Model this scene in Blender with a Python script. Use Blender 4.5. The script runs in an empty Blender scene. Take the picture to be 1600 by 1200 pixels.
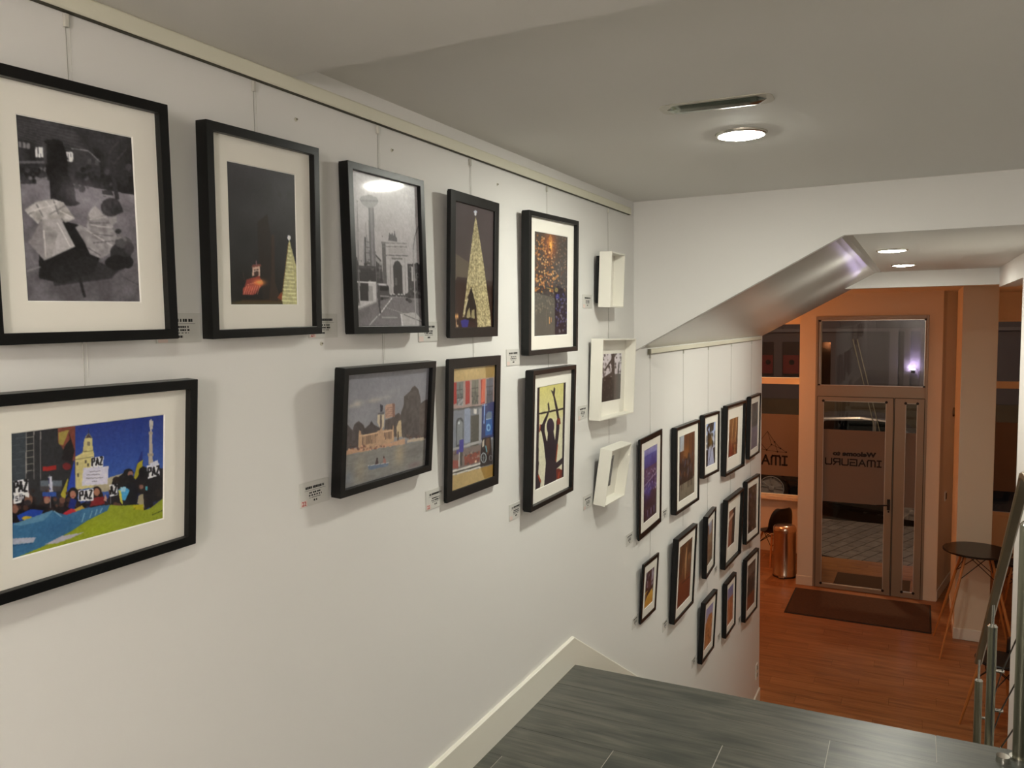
import bpy, bmesh, math, random
import numpy as np
from mathutils import Matrix, Vector
random.seed(7)
rng = np.random.default_rng(7)
C = bpy.context.scene.collection
SC = bpy.context.scene
ZUP = 4.0            # everything below is written relative to the eye; the lower floor ends up at z = 0

# ------------------------------------------------------------------ camera
cam_d = bpy.data.cameras.new('camera'); cam = bpy.data.objects.new('camera', cam_d); C.objects.link(cam)
cam_d.sensor_width = 36.0; cam_d.lens = 1243.5 * 36.0 / 1600.0; cam_d.clip_start = 0.02; cam_d.clip_end = 200
YAW, PIT, ROL = math.radians(27.008), math.radians(4.267), math.radians(-0.797)
fwd = Vector((-math.sin(YAW)*math.cos(PIT), math.cos(YAW)*math.cos(PIT), -math.sin(PIT)))
rt = Vector((math.cos(YAW), math.sin(YAW), 0)); up = rt.cross(fwd)
rt2 = rt*math.cos(ROL) + up*math.sin(ROL); up2 = -rt*math.sin(ROL) + up*math.cos(ROL)
cam.matrix_world = Matrix(((rt2.x, up2.x, -fwd.x, 0), (rt2.y, up2.y, -fwd.y, 0), (rt2.z, up2.z, -fwd.z, 0), (0, 0, 0, 1)))
SC.camera = cam

# ------------------------------------------------------------------ world, exposure
W = bpy.data.worlds.new('night'); SC.world = W; W.use_nodes = True
W.node_tree.nodes['Background'].inputs[0].default_value = (0.020, 0.021, 0.026, 1)
W.node_tree.nodes['Background'].inputs[1].default_value = 0.5
SC.view_settings.view_transform = 'Standard'; SC.view_settings.look = 'None'
SC.view_settings.exposure = 3.3; SC.view_settings.gamma = 1.0; SC.view_settings.use_curve_mapping = False

LAMP_LANDING = 36.0      # emission of the downlight discs
LAMP_NEAR = 11.0
GLOBE = 7.5
LAMP_LOW = 39.0
ORANGE = 7.4
STREET = 62.0

# ------------------------------------------------------------------ helpers
def lin(c):
    c = np.asarray(c, float)/255.0
    return np.where(c <= 0.04045, c/12.92, ((c+0.055)/1.055)**2.4)
def L4(c): r = lin(c); return (float(r[0]), float(r[1]), float(r[2]), 1.0)

MATS = {}
def mat(name, col, rough=0.5, metal=0.0, spec=0.5, bump=0.0, bscale=200.0, var=0.0, vscale=6.0, stretch=(1, 1, 1), emit=None, coat=0.0):
    if name in MATS: return MATS[name]
    m = bpy.data.materials.new(name); m.use_nodes = True; nt = m.node_tree; b = nt.nodes['Principled BSDF']
    b.inputs['Base Color'].default_value = L4(col); b.inputs['Roughness'].default_value = rough
    b.inputs['Metallic'].default_value = metal; b.inputs['Specular IOR Level'].default_value = spec
    b.inputs['Coat Weight'].default_value = coat
    if emit:
        b.inputs['Emission Color'].default_value = L4(emit[0]); b.inputs['Emission Strength'].default_value = emit[1]
    if bump or var:
        tc = nt.nodes.new('ShaderNodeTexCoord'); mp = nt.nodes.new('ShaderNodeMapping'); mp.inputs['Scale'].default_value = stretch
        nt.links.new(tc.outputs['Object'], mp.inputs['Vector'])
    if bump:
        n = nt.nodes.new('ShaderNodeTexNoise'); n.inputs['Scale'].default_value = bscale; n.inputs['Detail'].default_value = 3
        bp = nt.nodes.new('ShaderNodeBump'); bp.inputs['Strength'].default_value = bump; bp.inputs['Distance'].default_value = 0.002
        nt.links.new(mp.outputs[0], n.inputs['Vector']); nt.links.new(n.outputs[0], bp.inputs['Height']); nt.links.new(bp.outputs[0], b.inputs['Normal'])
    if var:
        n = nt.nodes.new('ShaderNodeTexNoise'); n.inputs['Scale'].default_value = vscale; n.inputs['Detail'].default_value = 4
        r = nt.nodes.new('ShaderNodeMixRGB'); lo = [x*(1-var) for x in L4(col)[:3]]+[1]; hi = [min(1, x*(1+var)) for x in L4(col)[:3]]+[1]
        r.inputs[1].default_value = lo; r.inputs[2].default_value = hi
        nt.links.new(mp.outputs[0], n.inputs['Vector']); nt.links.new(n.outputs[0], r.inputs[0]); nt.links.new(r.outputs[0], b.inputs['Base Color'])
    MATS[name] = m; return m

def glass_mat(name, tint=(255, 255, 255), ior=1.45, rough=0.0, graze=1.0):
    if name in MATS: return MATS[name]
    m = bpy.data.materials.new(name); m.use_nodes = True; nt = m.node_tree; nt.nodes.clear()
    o = nt.nodes.new('ShaderNodeOutputMaterial'); mx = nt.nodes.new('ShaderNodeMixShader')
    t = nt.nodes.new('ShaderNodeBsdfTransparent'); g = nt.nodes.new('ShaderNodeBsdfGlossy')
    t.inputs[0].default_value = L4(tint); g.inputs['Roughness'].default_value = rough
    ge = nt.nodes.new('ShaderNodeNewGeometry'); dp = nt.nodes.new('ShaderNodeVectorMath'); dp.operation = 'DOT_PRODUCT'
    nt.links.new(ge.outputs['Normal'], dp.inputs[0]); nt.links.new(ge.outputs['Incoming'], dp.inputs[1]); last = dp.outputs['Value']
    f0 = ((ior-1)/(ior+1))**2
    for op, args in (('ABSOLUTE', ()), ('SUBTRACT', 1.0), ('POWER', 5.0), ('MULTIPLY_ADD', ((1-f0)*graze, f0))):     # Schlick reflectance, same from both sides
        q = nt.nodes.new('ShaderNodeMath'); q.operation = op
        if op == 'SUBTRACT': q.inputs[0].default_value = 1.0; nt.links.new(last, q.inputs[1])
        else:
            nt.links.new(last, q.inputs[0])
            if op == 'POWER': q.inputs[1].default_value = 5.0
            if op == 'MULTIPLY_ADD': q.inputs[1].default_value, q.inputs[2].default_value = args
        last = q.outputs[0]
    nt.links.new(last, mx.inputs[0]); nt.links.new(t.outputs[0], mx.inputs[1]); nt.links.new(g.outputs[0], mx.inputs[2]); nt.links.new(mx.outputs[0], o.inputs[0])
    MATS[name] = m; return m

def frost_mat(name, col):
    if name in MATS: return MATS[name]
    m = bpy.data.materials.new(name); m.use_nodes = True; nt = m.node_tree; nt.nodes.clear()
    o = nt.nodes.new('ShaderNodeOutputMaterial'); mx = nt.nodes.new('ShaderNodeMixShader'); mx.inputs[0].default_value = 0.35
    d = nt.nodes.new('ShaderNodeBsdfDiffuse'); d.inputs[0].default_value = L4(col); t = nt.nodes.new('ShaderNodeBsdfTranslucent'); t.inputs[0].default_value = L4(col)
    nt.links.new(d.outputs[0], mx.inputs[1]); nt.links.new(t.outputs[0], mx.inputs[2]); nt.links.new(mx.outputs[0], o.inputs[0])
    MATS[name] = m; return m

def emit_mat(name, col, strength):
    if name in MATS: return MATS[name]
    m = bpy.data.materials.new(name); m.use_nodes = True; nt = m.node_tree; nt.nodes.clear()
    o = nt.nodes.new('ShaderNodeOutputMaterial'); e = nt.nodes.new('ShaderNodeEmission'); e.inputs[0].default_value = L4(col); e.inputs[1].default_value = strength
    nt.links.new(e.outputs[0], o.inputs[0]); MATS[name] = m; return m

def plank_mat(name, cols, rough, grain=(1.2, 26, 26), knots=True, bump=0.25, tone=0.0):
    """wood-look board: streaked noise along the board's own x axis, shifted per board"""
    if name in MATS: return MATS[name]
    m = bpy.data.materials.new(name); m.use_nodes = True; nt = m.node_tree; b = nt.nodes['Principled BSDF']; N = nt.nodes.new; K = nt.links.new
    tc = N('ShaderNodeTexCoord'); oi = N('ShaderNodeObjectInfo'); ad = N('ShaderNodeVectorMath'); ad.operation = 'ADD'; ml = N('ShaderNodeMath'); ml.operation = 'MULTIPLY'; ml.inputs[1].default_value = 37.0
    cx = N('ShaderNodeCombineXYZ'); K(oi.outputs['Random'], ml.inputs[0])
    for i in range(3): K(ml.outputs[0], cx.inputs[i])
    K(tc.outputs['Object'], ad.inputs[0]); K(cx.outputs[0], ad.inputs[1])
    mp = N('ShaderNodeMapping'); mp.inputs['Scale'].default_value = grain; K(ad.outputs[0], mp.inputs[0])
    n1 = N('ShaderNodeTexNoise'); n1.inputs['Scale'].default_value = 1.0; n1.inputs['Detail'].default_value = 8; n1.inputs['Roughness'].default_value = 0.65; n1.inputs['Distortion'].default_value = 0.6; K(mp.outputs[0], n1.inputs['Vector'])
    mp2 = N('ShaderNodeMapping'); mp2.inputs['Scale'].default_value = (grain[0]*0.9, grain[1]*0.22, 1); K(ad.outputs[0], mp2.inputs[0])
    n2 = N('ShaderNodeTexNoise'); n2.inputs['Scale'].default_value = 1.6; n2.inputs['Detail'].default_value = 3; n2.inputs['Distortion'].default_value = 1.4; K(mp2.outputs[0], n2.inputs['Vector'])
    mxn = N('ShaderNodeMath'); mxn.operation = 'MULTIPLY_ADD'; mxn.inputs[1].default_value = 0.55; K(n1.outputs[0], mxn.inputs[0])
    m3 = N('ShaderNodeMath'); m3.operation = 'MULTIPLY'; m3.inputs[1].default_value = 0.45; K(n2.outputs[0], m3.inputs[0]); K(m3.outputs[0], mxn.inputs[2])
    src = mxn.outputs[0]
    if knots:
        mp3 = N('ShaderNodeMapping'); mp3.inputs['Scale'].default_value = (1.9, 5.2, 1); K(ad.outputs[0], mp3.inputs[0])
        wz = N('ShaderNodeTexNoise'); wz.inputs['Scale'].default_value = 9; K(ad.outputs[0], wz.inputs['Vector']); wm = N('ShaderNodeMixRGB'); wm.inputs[0].default_value = 0.06; K(mp3.outputs[0], wm.inputs[1]); K(wz.outputs['Color'], wm.inputs[2])
        vo = N('ShaderNodeTexVoronoi'); vo.inputs['Scale'].default_value = 1.0; vo.inputs['Randomness'].default_value = 1.0; K(wm.outputs[0], vo.inputs['Vector'])
        km = N('ShaderNodeMapRange'); km.inputs['From Min'].default_value = 0.02; km.inputs['From Max'].default_value = 0.30; km.inputs['To Min'].default_value = 0.22; km.inputs['To Max'].default_value = 0.0; K(vo.outputs['Distance'], km.inputs['Value'])
        ks = N('ShaderNodeMath'); ks.operation = 'SUBTRACT'; K(src, ks.inputs[0]); K(km.outputs[0], ks.inputs[1]); src = ks.outputs[0]
    rp = N('ShaderNodeValToRGB'); K(src, rp.inputs[0])
    rp.color_ramp.elements[0].position = 0.34; rp.color_ramp.elements[0].color = L4(cols[0])
    rp.color_ramp.elements[1].position = 0.66; rp.color_ramp.elements[1].color = L4(cols[2])
    e = rp.color_ramp.elements.new(0.5); e.color = L4(cols[1])
    if tone:
        hs = N('ShaderNodeHueSaturation'); mr = N('ShaderNodeMapRange'); mr.inputs['To Min'].default_value = 1-tone; mr.inputs['To Max'].default_value = 1+tone
        K(oi.outputs['Random'], mr.inputs['Value']); K(mr.outputs[0], hs.inputs['Value']); K(rp.outputs[0], hs.inputs['Color']); K(hs.outputs[0], b.inputs['Base Color'])
    else: K(rp.outputs[0], b.inputs['Base Color'])
    b.inputs['Roughness'].default_value = rough
    bp = N('ShaderNodeBump'); bp.inputs['Strength'].default_value = bump; bp.inputs['Distance'].default_value = 0.0015; K(n1.outputs[0], bp.inputs['Height']); K(bp.outputs[0], b.inputs['Normal'])
    MATS[name] = m; return m

class MB:
    """collects shapes and links them as ONE mesh object"""
    def __init__(s): s.v = []; s.f = []
    def add(s, vs, fs):
        o = len(s.v); s.v += [tuple(map(float, p)) for p in vs]; s.f += [tuple(i+o for i in f) for f in fs]; return s
    def box(s, x0, x1, y0, y1, z0, z1):
        return s.add([(x0, y0, z0), (x1, y0, z0), (x1, y1, z0), (x0, y1, z0), (x0, y0, z1), (x1, y0, z1), (x1, y1, z1), (x0, y1, z1)],
                     [(0, 3, 2, 1), (4, 5, 6, 7), (0, 1, 5, 4), (1, 2, 6, 5), (2, 3, 7, 6), (3, 0, 4, 7)])
    def prism(s, poly, ax, a, b):
        """poly in the two other axes (x,z for ax=1; x,y for ax=2; y,z for ax=0)"""
        n = len(poly)
        def P(p, t): return (t, p[0], p[1]) if ax == 0 else ((p[0], t, p[1]) if ax == 1 else (p[0], p[1], t))
        vs = [P(p, a) for p in poly]+[P(p, b) for p in poly]
        return s.add(vs, [tuple(range(n))[::-1], tuple(range(n, 2*n))]+[(i, (i+1) % n, n+(i+1) % n, n+i) for i in range(n)])
    def cyl(s, p0, p1, r0, r1=None, n=12, caps=True):
        r1 = r0 if r1 is None else r1; p0 = Vector(p0); p1 = Vector(p1); d = (p1-p0).normalized()
        a = d.orthogonal().normalized(); b = d.cross(a); vs = []
        for p, r in ((p0, r0), (p1, r1)):
            for i in range(n):
                t = 2*math.pi*i/n; vs.append(p+a*(r*math.cos(t))+b*(r*math.sin(t)))
        fs = [(i, (i+1) % n, n+(i+1) % n, n+i) for i in range(n)]
        if caps: fs += [tuple(range(n))[::-1], tuple(range(n, 2*n))]
        return s.add(vs, fs)
    def tube(s, pts, r, n=8, sq=None):
        pts = [Vector(p) for p in pts]; vs = []; N = len(pts)
        a = None
        for i, p in enumerate(pts):
            d = ((pts[min(i+1, N-1)]-p).normalized()+(p-pts[max(i-1, 0)]).normalized()).normalized()
            a = d.orthogonal().normalized() if a is None else (a-d*a.dot(d)).normalized(); b = d.cross(a)
            for k in range(n):
                t = 2*math.pi*k/n; vs.append(p+a*(r*math.cos(t))+b*(r*math.sin(t)))
        fs = [(i*n+k, i*n+(k+1) % n, (i+1)*n+(k+1) % n, (i+1)*n+k) for i in range(N-1) for k in range(n)]
        fs += [tuple(range(n))[::-1], tuple(range((N-1)*n, N*n))]
        return s.add(vs, fs)
    def lathe(s, prof, n=32, c=(0, 0, 0)):
        vs = []; m = len(prof)
        for r, z in prof:
            for k in range(n):
                t = 2*math.pi*k/n; vs.append((c[0]+r*math.cos(t), c[1]+r*math.sin(t), c[2]+z))
        fs = [(i*n+k, i*n+(k+1) % n, (i+1)*n+(k+1) % n, (i+1)*n+k) for i in range(m-1) for k in range(n)]
        fs += [tuple(range(n))[::-1], tuple(range((m-1)*n, m*n))]
        return s.add(vs, fs)
    def mesh(s, name):
        me = bpy.data.meshes.new(name); me.from_pydata(s.v, [], s.f); me.validate(); me.update(); return me
    def build(s, name, m, parent=None, smooth=False, bevel=0.0, seg=2, loc=None):
        me = s.mesh(name)
        bm = bmesh.new(); bm.from_mesh(me); bmesh.ops.recalc_face_normals(bm, faces=bm.faces); bm.to_mesh(me); bm.free()
        o = bpy.data.objects.new(name, me); C.objects.link(o); me.materials.append(m)
        if parent is not None: o.parent = parent
        if loc is not None: o.location = loc
        if smooth:
            for p in me.polygons: p.use_smooth = True
            try: me.set_sharp_from_angle(angle=math.radians(40))
            except Exception: pass
        if bevel:
            b = o.modifiers.new('edge', 'BEVEL'); b.width = bevel; b.segments = seg; b.limit_method = 'ANGLE'; b.angle_limit = math.radians(40)
        return o

def tag(o, label, cat, group=None):
    o['label'] = label; o['category'] = cat
    if group: o['group'] = group
    return o
def thing(name, label, cat, loc=(0, 0, 0), rotz=0.0, group=None):
    o = bpy.data.objects.new(name, None); C.objects.link(o); o.empty_display_size = 0.05
    o.location = loc; o.rotation_euler = (0, 0, rotz); return tag(o, label, cat, group)
def struct(o): o['kind'] = 'structure'; return o
def sbox(name, m, *b, bevel=0.0, parent=None):
    o = MB().box(*b).build(name, m, parent, bevel=bevel)
    return o if parent is not None else struct(o)
def sempty(name, loc=(0, 0, 0)):
    o = bpy.data.objects.new(name, None); C.objects.link(o); o.location = loc; o.empty_display_size = 0.05; return struct(o)
def shared(name, me, parent, loc, rotz=0.0, m=None):
    o = bpy.data.objects.new(name, me); C.objects.link(o); o.parent = parent; o.location = loc; o.rotation_euler = (0, 0, rotz)
    if m and not me.materials: me.materials.append(m)
    return o
def copy_tree(o, parent=None):
    c = o.copy(); C.objects.link(c); c.parent = parent
    for ch in list(o.children): copy_tree(ch, c)
    return c
def text_mesh(txt, size, mirror=False, bold=0.0, align='CENTER'):
    cu = bpy.data.curves.new('lettering', 'FONT'); cu.body = txt; cu.size = size; cu.offset = bold; cu.align_x = align; cu.resolution_u = 3
    o = bpy.data.objects.new('lettering', cu); C.objects.link(o); bpy.context.view_layer.update()
    me = bpy.data.meshes.new_from_object(o.evaluated_get(bpy.context.evaluated_depsgraph_get()))
    bpy.data.objects.remove(o); bpy.data.curves.remove(cu)
    if mirror:
        for v in me.vertices: v.co.x = -v.co.x
    return me

# ------------------------------------------------------------------ materials
M_wall = mat('white_wall_paint', (232, 230, 226), 0.6, spec=0.3, bump=0.04, bscale=120)
M_ceil = mat('white_ceiling_paint', (228, 225, 220), 0.75, spec=0.2)
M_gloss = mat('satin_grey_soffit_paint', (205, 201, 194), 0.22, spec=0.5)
M_trim = mat('white_gloss_trim', (236, 233, 220), 0.3)
M_rail = mat('cream_painted_rail', (228, 225, 206), 0.45)
M_black = mat('black_stained_wood', (6, 6, 6), 0.34, spec=0.34, bump=0.12, bscale=60, stretch=(1, 8, 8))
M_blackflat = mat('black_board', (12, 12, 12), 0.8)
M_mat = mat('cream_mount_board', (241, 237, 227), 0.8, spec=0.2)
M_bev = mat('white_mount_core', (248, 246, 240), 0.8, spec=0.2)
M_pane = glass_mat('picture_glass', ior=1.48, rough=0.06, graze=0.4)
M_whitebox = mat('white_lacquer_box', (236, 233, 222), 0.4)
M_wire = mat('steel_wire', (150, 147, 138), 0.4, 0.5)
M_hook = mat('clear_hook', (205, 202, 192), 0.3)
M_steel = mat('brushed_steel', (150, 148, 132), 0.28, 1.0, bump=0.05, bscale=90, stretch=(1, 1, 0.05))
M_chrome = mat('chrome', (205, 203, 196), 0.12, 1.0)
M_alu = mat('bronze_aluminium_profile', (152, 138, 118), 0.38, 0.25)
M_far = mat('far_room_paint', (226, 214, 190), 0.65)
M_darkrub = mat('black_rubber', (14, 13, 12), 0.6)
M_bplast = mat('black_plastic_shell', (16, 15, 15), 0.4)
M_beech = mat('beech_wood', (190, 124, 66), 0.42, var=0.25, vscale=4, stretch=(6, 6, 1))
M_matfib = mat('brown_doormat_fibre', (84, 65, 53), 0.95, spec=0.1, bump=0.8, bscale=300, var=0.25, vscale=40)
M_doorglass = glass_mat('door_glass', (225, 225, 225), 1.4)
M_frost = frost_mat('frosted_film', (150, 138, 128))
M_ink = mat('black_vinyl_lettering', (14, 12, 12), 0.6)
M_socket = mat('white_plastic', (226, 223, 214), 0.35)
M_plank = plank_mat('grey_oak_plank', ((52, 55, 49), (76, 76, 68), (98, 95, 85)), 0.36, (2.0, 48, 48), bump=0.15)
M_grout = mat('pale_plank_joint', (168, 164, 154), 0.7)
M_lplank = plank_mat('brown_floor_plank', ((122, 82, 50), (152, 104, 63), (174, 125, 79)), 0.40, (0.9, 22, 22), knots=False, bump=0.1, tone=0.08)
M_lgap = mat('dark_plank_gap', (88, 58, 36), 0.9)

# ------------------------------------------------------------------ the setting
WX = -1.417                    # face of the gallery wall
Y1, Y2 = 4.294, 8.44           # header wall, end of the gallery wall
FL, LF = -1.6, -4.0            # landing floor, lower floor
struct(MB().box(-1.62, WX, -2.5, Y2, LF-0.02, 0.75).build('wall_left', M_wall))
sbox('wall_back', M_wall, -1.62, 2.3, -2.62, -2.5, FL-0.1, 0.75)
sbox('wall_right', M_wall, 2.2, 2.32, -2.5, Y1, LF, 0.75)
HP = [(-1.417, 0.69), (2.2, 0.69), (2.2, 0.419), (-0.336, 0.419), (-1.417, -0.158)]
struct(MB().prism(HP, 1, Y1, Y1+0.05).build('wall_header', M_wall))
SP = [(-1.417, 0.60), (-0.30, 0.60), (-0.30, 0.425), (-0.33, 0.4235), (-0.355, 0.417), (-0.385, 0.403), (-1.417, -0.150)]
struct(MB().prism(SP, 1, Y1+0.05, 7.95).build('ceiling_stair_soffit', M_gloss))
sbox('ceiling_stair', M_ceil, -0.30, 0.64, Y1+0.05, 7.95, 0.425, 0.60)
SP2 = [(-1.417, 0.60), (-0.7, 0.60), (-0.385, 0.403), (-1.417, -0.150)]
struct(MB().prism(SP2, 1, 7.95, Y2).build('ceiling_soffit_end', M_gloss))
sbox('wall_stair_right', M_wall, 0.61, 0.74, Y1+0.05, 6.22, LF, 0.42)
sbox('beam_right', M_wall, 0.61, 0.74, 6.22, 7.95, 0.262, 0.60)
sbox('beam_front', M_wall, -0.62, 0.74, 7.95, 8.08, 0.285, 0.60)
sbox('wall_header_return', M_wall, 0.74, 2.2, Y1+0.05, Y1+0.17, LF, 0.42)
sbox('ceiling', M_ceil, -1.6, 2.3, 1.57, Y1+0.02, 0.667, 0.75)
sbox('ceiling_near', M_ceil, -1.6, 2.3, -2.6, 1.57, 0.624, 0.75)
# far room shell
sbox('ceiling_far', M_far, -5.0, 3.6, 8.08, 14.3, 0.385, 0.5)
sbox('wall_far_left', M_far, -5.1, -5.0, 8.3, 14.4, LF, 0.45)
sbox('wall_far_near', M_far, -5.0, -1.62, 8.3, Y2, LF, 0.45)
sbox('wall_far_right', M_far, 3.5, 3.6, 6.2, 14.4, LF, 0.45)
sbox('wall_far_near_right', M_far, 0.74, 3.5, 6.1, 6.22, LF, 0.45)
sbox('ceiling_far_right', M_far, 0.74, 3.5, 6.22, 8.08, 0.385, 0.5)
# vestibule around the street door
YD = 12.52
sbox('wall_door_left', M_far, -1.56, -1.335, YD, YD+0.16, LF, 0.39)
sbox('wall_door_top', M_far, -1.335, 0.145, YD, YD+0.16, 0.055, 0.39)
sbox('wall_door_right', M_far, 0.145, 0.315, YD, YD+0.16, LF, 0.39)
sbox('wall_vestibule_left', M_far, -1.56, -1.42, YD+0.16, 14.2, LF, 0.39)
struct(MB().prism([(0.315, YD+0.05), (0.62, 14.2), (0.45, 14.2), (0.16, YD+0.16)], 2, LF, 0.39).build('wall_vestibule_right', M_far))
YW = 14.2
sbox('wall_sill_left', M_far, -5.0, -1.56, YW, YW+0.2, LF, -3.06)
sbox('wall_lintel_left', M_far, -5.0, -1.56, YW, YW+0.2, -0.02, 0.45)
sbox('wall_sill_right', M_far, 0.62, 3.5, YW, YW+0.2, LF, -3.06)
sbox('wall_lintel_right', M_far, 0.62, 3.5, YW, YW+0.2, -0.02, 0.45)
sbox('wall_pier_right', M_far, 0.45, 0.98, YW, YW+0.2, LF, 0.45)
sbox('trim_sill', M_far, -5.0, -1.56, YW-0.16, YW, -3.06, -3.03, bevel=0.004)
# square column
sbox('column', M_far, 0.484, 0.86, 11.15, 12.55, LF, 0.39, bevel=0.004)
sbox('baseboard_column', M_trim, 0.474, 0.87, 11.138, 12.56, LF, LF+0.14, bevel=0.004)
sbox('baseboard_vestibule', M_far, -1.572, -1.335, YD-0.012, YD+0.3, LF, LF+0.14, bevel=0.004)
vs = MB().prism([(0.325, YD+0.05), (0.632, 14.2), (0.60, 14.2), (0.30, YD+0.05)], 2, LF, LF+0.14)
struct(vs.build('baseboard_splay', M_trim))

# landing floor of separate planks
fl = struct(MB().box(-1.42, 2.2, -2.5, 3.36, FL-0.24, FL-0.0012).build('floor', M_grout))
PW = 0.2125
pm = {}
def plank_mesh(L, wdt, th, m, key, g=0.0013, gw=0.0013):
    k = (key, round(L, 3), round(wdt, 3))
    if k not in pm:
        me = MB().box(-L/2+g, L/2-g, -wdt/2+gw, wdt/2-gw, -th, 0).mesh('plank'); me.materials.append(m); pm[k] = me
    return pm[k]
for k in range(16):
    yb = 3.367-PW*k; yc = yb-PW/2
    x0 = 0.095-0.36*k; cuts = [-1.417]; j = x0-1.8*3
    while j < 2.2:
        if j > -1.40: cuts.append(j)
        j += 1.8
    cuts.append(2.2)
    for a, b in zip(cuts[:-1], cuts[1:]):
        if b-a > 0.01: shared('plank', plank_mesh(b-a, PW, 0.014, M_plank, 'g', 0.0016, 0.0006), fl, ((a+b)/2, yc, FL))
# lower floor
lf = struct(MB().box(-5.0, 3.5, 6.2, 14.2, LF-0.12, LF-0.004).build('floor_lower', M_lgap))
PL = 0.19
for k in range(43):
    yc = 14.2-PL*(k+0.5); x0 = -5.0-1.2*((k*0.37) % 1.0); x = x0
    while x < 3.5:
        a, b = max(x, -5.0), min(x+1.2, 3.5); x += 1.2
        if b-a > 0.02 and yc > 6.3: shared('plank', plank_mesh(b-a, PL, 0.01, M_lplank, 'l'), lf, ((a+b)/2, yc, LF))
# stairs
st = sempty('stairs', (0, 3.37, LF))
tread = MB().box(-1.412, 0.52, 0, 0.305, -0.03, 0).mesh('tread'); tread.materials.append(M_plank)
riser = MB().box(-1.412, 0.52, 0.0, 0.02, -0.142, 0).mesh('riser'); riser.materials.append(M_trim)
RH, RU = 2.4/14, 0.281
for i in range(14):
    zt = 2.4-RH*(i+1)
    shared('riser', riser, st, (0, RU*i, zt+RH-0.03))
    if i < 13: shared('tread', tread, st, (0, RU*i, zt))
MB().prism([(0, 2.16), (0, 0.004), (3.65, 0.004), (3.65, 0.10)], 0, -1.40, 0.50).build('stringer', M_wall, st)
# baseboards
def skirt(name, path, h=0.137, t=0.014):
    """follows points (y,z of its foot) along the gallery wall"""
    m = MB(); n = len(path); vs = []
    for i, (y, z) in enumerate(path):
        for x, dz in ((WX, 0), (WX+t, 0), (WX+t, h-0.006), (WX+t-0.006, h), (WX, h)): vs.append((x, y, z+dz))
    fs = [(i*5+k, i*5+(k+1) % 5, (i+1)*5+(k+1) % 5, (i+1)*5+k) for i in range(n-1) for k in range(5)]
    fs += [tuple(range(5))[::-1], tuple(range((n-1)*5, n*5))]
    return struct(m.add(vs, fs).build(name, M_trim))
skirt('baseboard_left', [(-2.5, FL), (3.362, FL), (3.362+3.93, LF), (Y2, LF)])

# ------------------------------------------------------------------ downlights, ceiling vent
M_ring = mat('steel_lamp_ring', (190, 186, 176), 0.25, 1.0)
def downlight(label, x, y, z, r, strength, col=(251, 251, 238), dome=1.0):
    t = thing('downlight', label, 'ceiling light', (x, y, z), group='round recessed downlights')
    MB().lathe([(r*0.93, -0.001), (r*0.96, -0.009), (r*1.07, -0.006), (r*1.10, 0.0), (r*1.10, 0.003)], 40).build('ring', M_ring, t, smooth=True)
    m = MB().lathe([(r*0.94, -0.005), (r*0.90, -0.005-0.0035*dome), (r*0.75, -0.005-0.007*dome), (r*0.45, -0.005-0.0095*dome), (r*0.05, -0.005-0.0105*dome)], 36)
    m.build('diffuser', emit_mat('lamp_%.1f' % strength, col, strength), t, smooth=True)
    return t
downlight('large glowing round downlight in the landing ceiling beside the slim vent', -0.575, 2.952, 0.667, 0.083, LAMP_LANDING)
downlight('nearer of two round downlights in the low stair ceiling', -0.15, 5.455, 0.425, 0.083, LAMP_LOW, dome=0.8)
downlight('farther of two round downlights in the low stair ceiling, by the beam', -0.109, 6.985, 0.425, 0.083, LAMP_LOW, dome=0.8)
downlight('round downlight overhead above the middle of the landing', -0.40, 0.35, 0.624, 0.083, LAMP_NEAR)
t = thing('paper_globe', 'white paper globe lamp hanging at the back of the landing', 'lamp', (0.25, -1.75, 0.2))
MB().lathe([(0.17*math.sin(math.pi*i/14)+0.0005, -0.17*math.cos(math.pi*i/14)) for i in range(15)], 28).build('globe', emit_mat('paper_globe_glow', (255, 246, 238), GLOBE), t, smooth=True)
MB().cyl((0, 0, 0.165), (0, 0, 0.424), 0.004, n=8).build('cord', M_blackflat, t)
t = thing('ceiling_vent', 'slim aluminium ceiling vent slot with rounded ends above the downlight', 'vent', (-0.567, 2.515, 0.667), 0.05)
def slot(L, Wd, z0, z1, r, n=6):
    pts = []
    for k, (sx, sy) in enumerate(((1, -1), (1, 1), (-1, 1), (-1, -1))):
        for i in range(n+1):
            a = -math.pi/2+k*math.pi/2+math.pi/2*i/n; pts.append((sx*(L/2-r)+math.cos(a)*r, sy*(Wd/2-r)+math.sin(a)*r))
    return MB().prism(pts, 2, z0, z1)
slot(0.34, 0.115, -0.003, 0.0, 0.035).build('plate', mat('pale_vent_plate', (200, 196, 184), 0.4, 0.3), t, bevel=0.001)
m = MB(); vs = []; n = 10; mm = 12
for i in range(mm+1):
    u = -1+2*i/mm; e = math.sqrt(max(0.0, 1-max(0, (abs(u)-0.88)/0.12)**2))
    for k in range(n+1):
        s_ = -1+2*k/n; vs.append((0.15*u, 0.041*s_*max(e, 0.05), -0.003-0.013*(1-s_*s_)*max(e, 0.05)))
m.add(vs, [(i*(n+1)+k, i*(n+1)+k+1, (i+1)*(n+1)+k+1, (i+1)*(n+1)+k) for i in range(mm) for k in range(n)])
m.build('lens', mat('vent_metal', (150, 154, 146), 0.2, 1.0), t, smooth=True)

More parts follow.
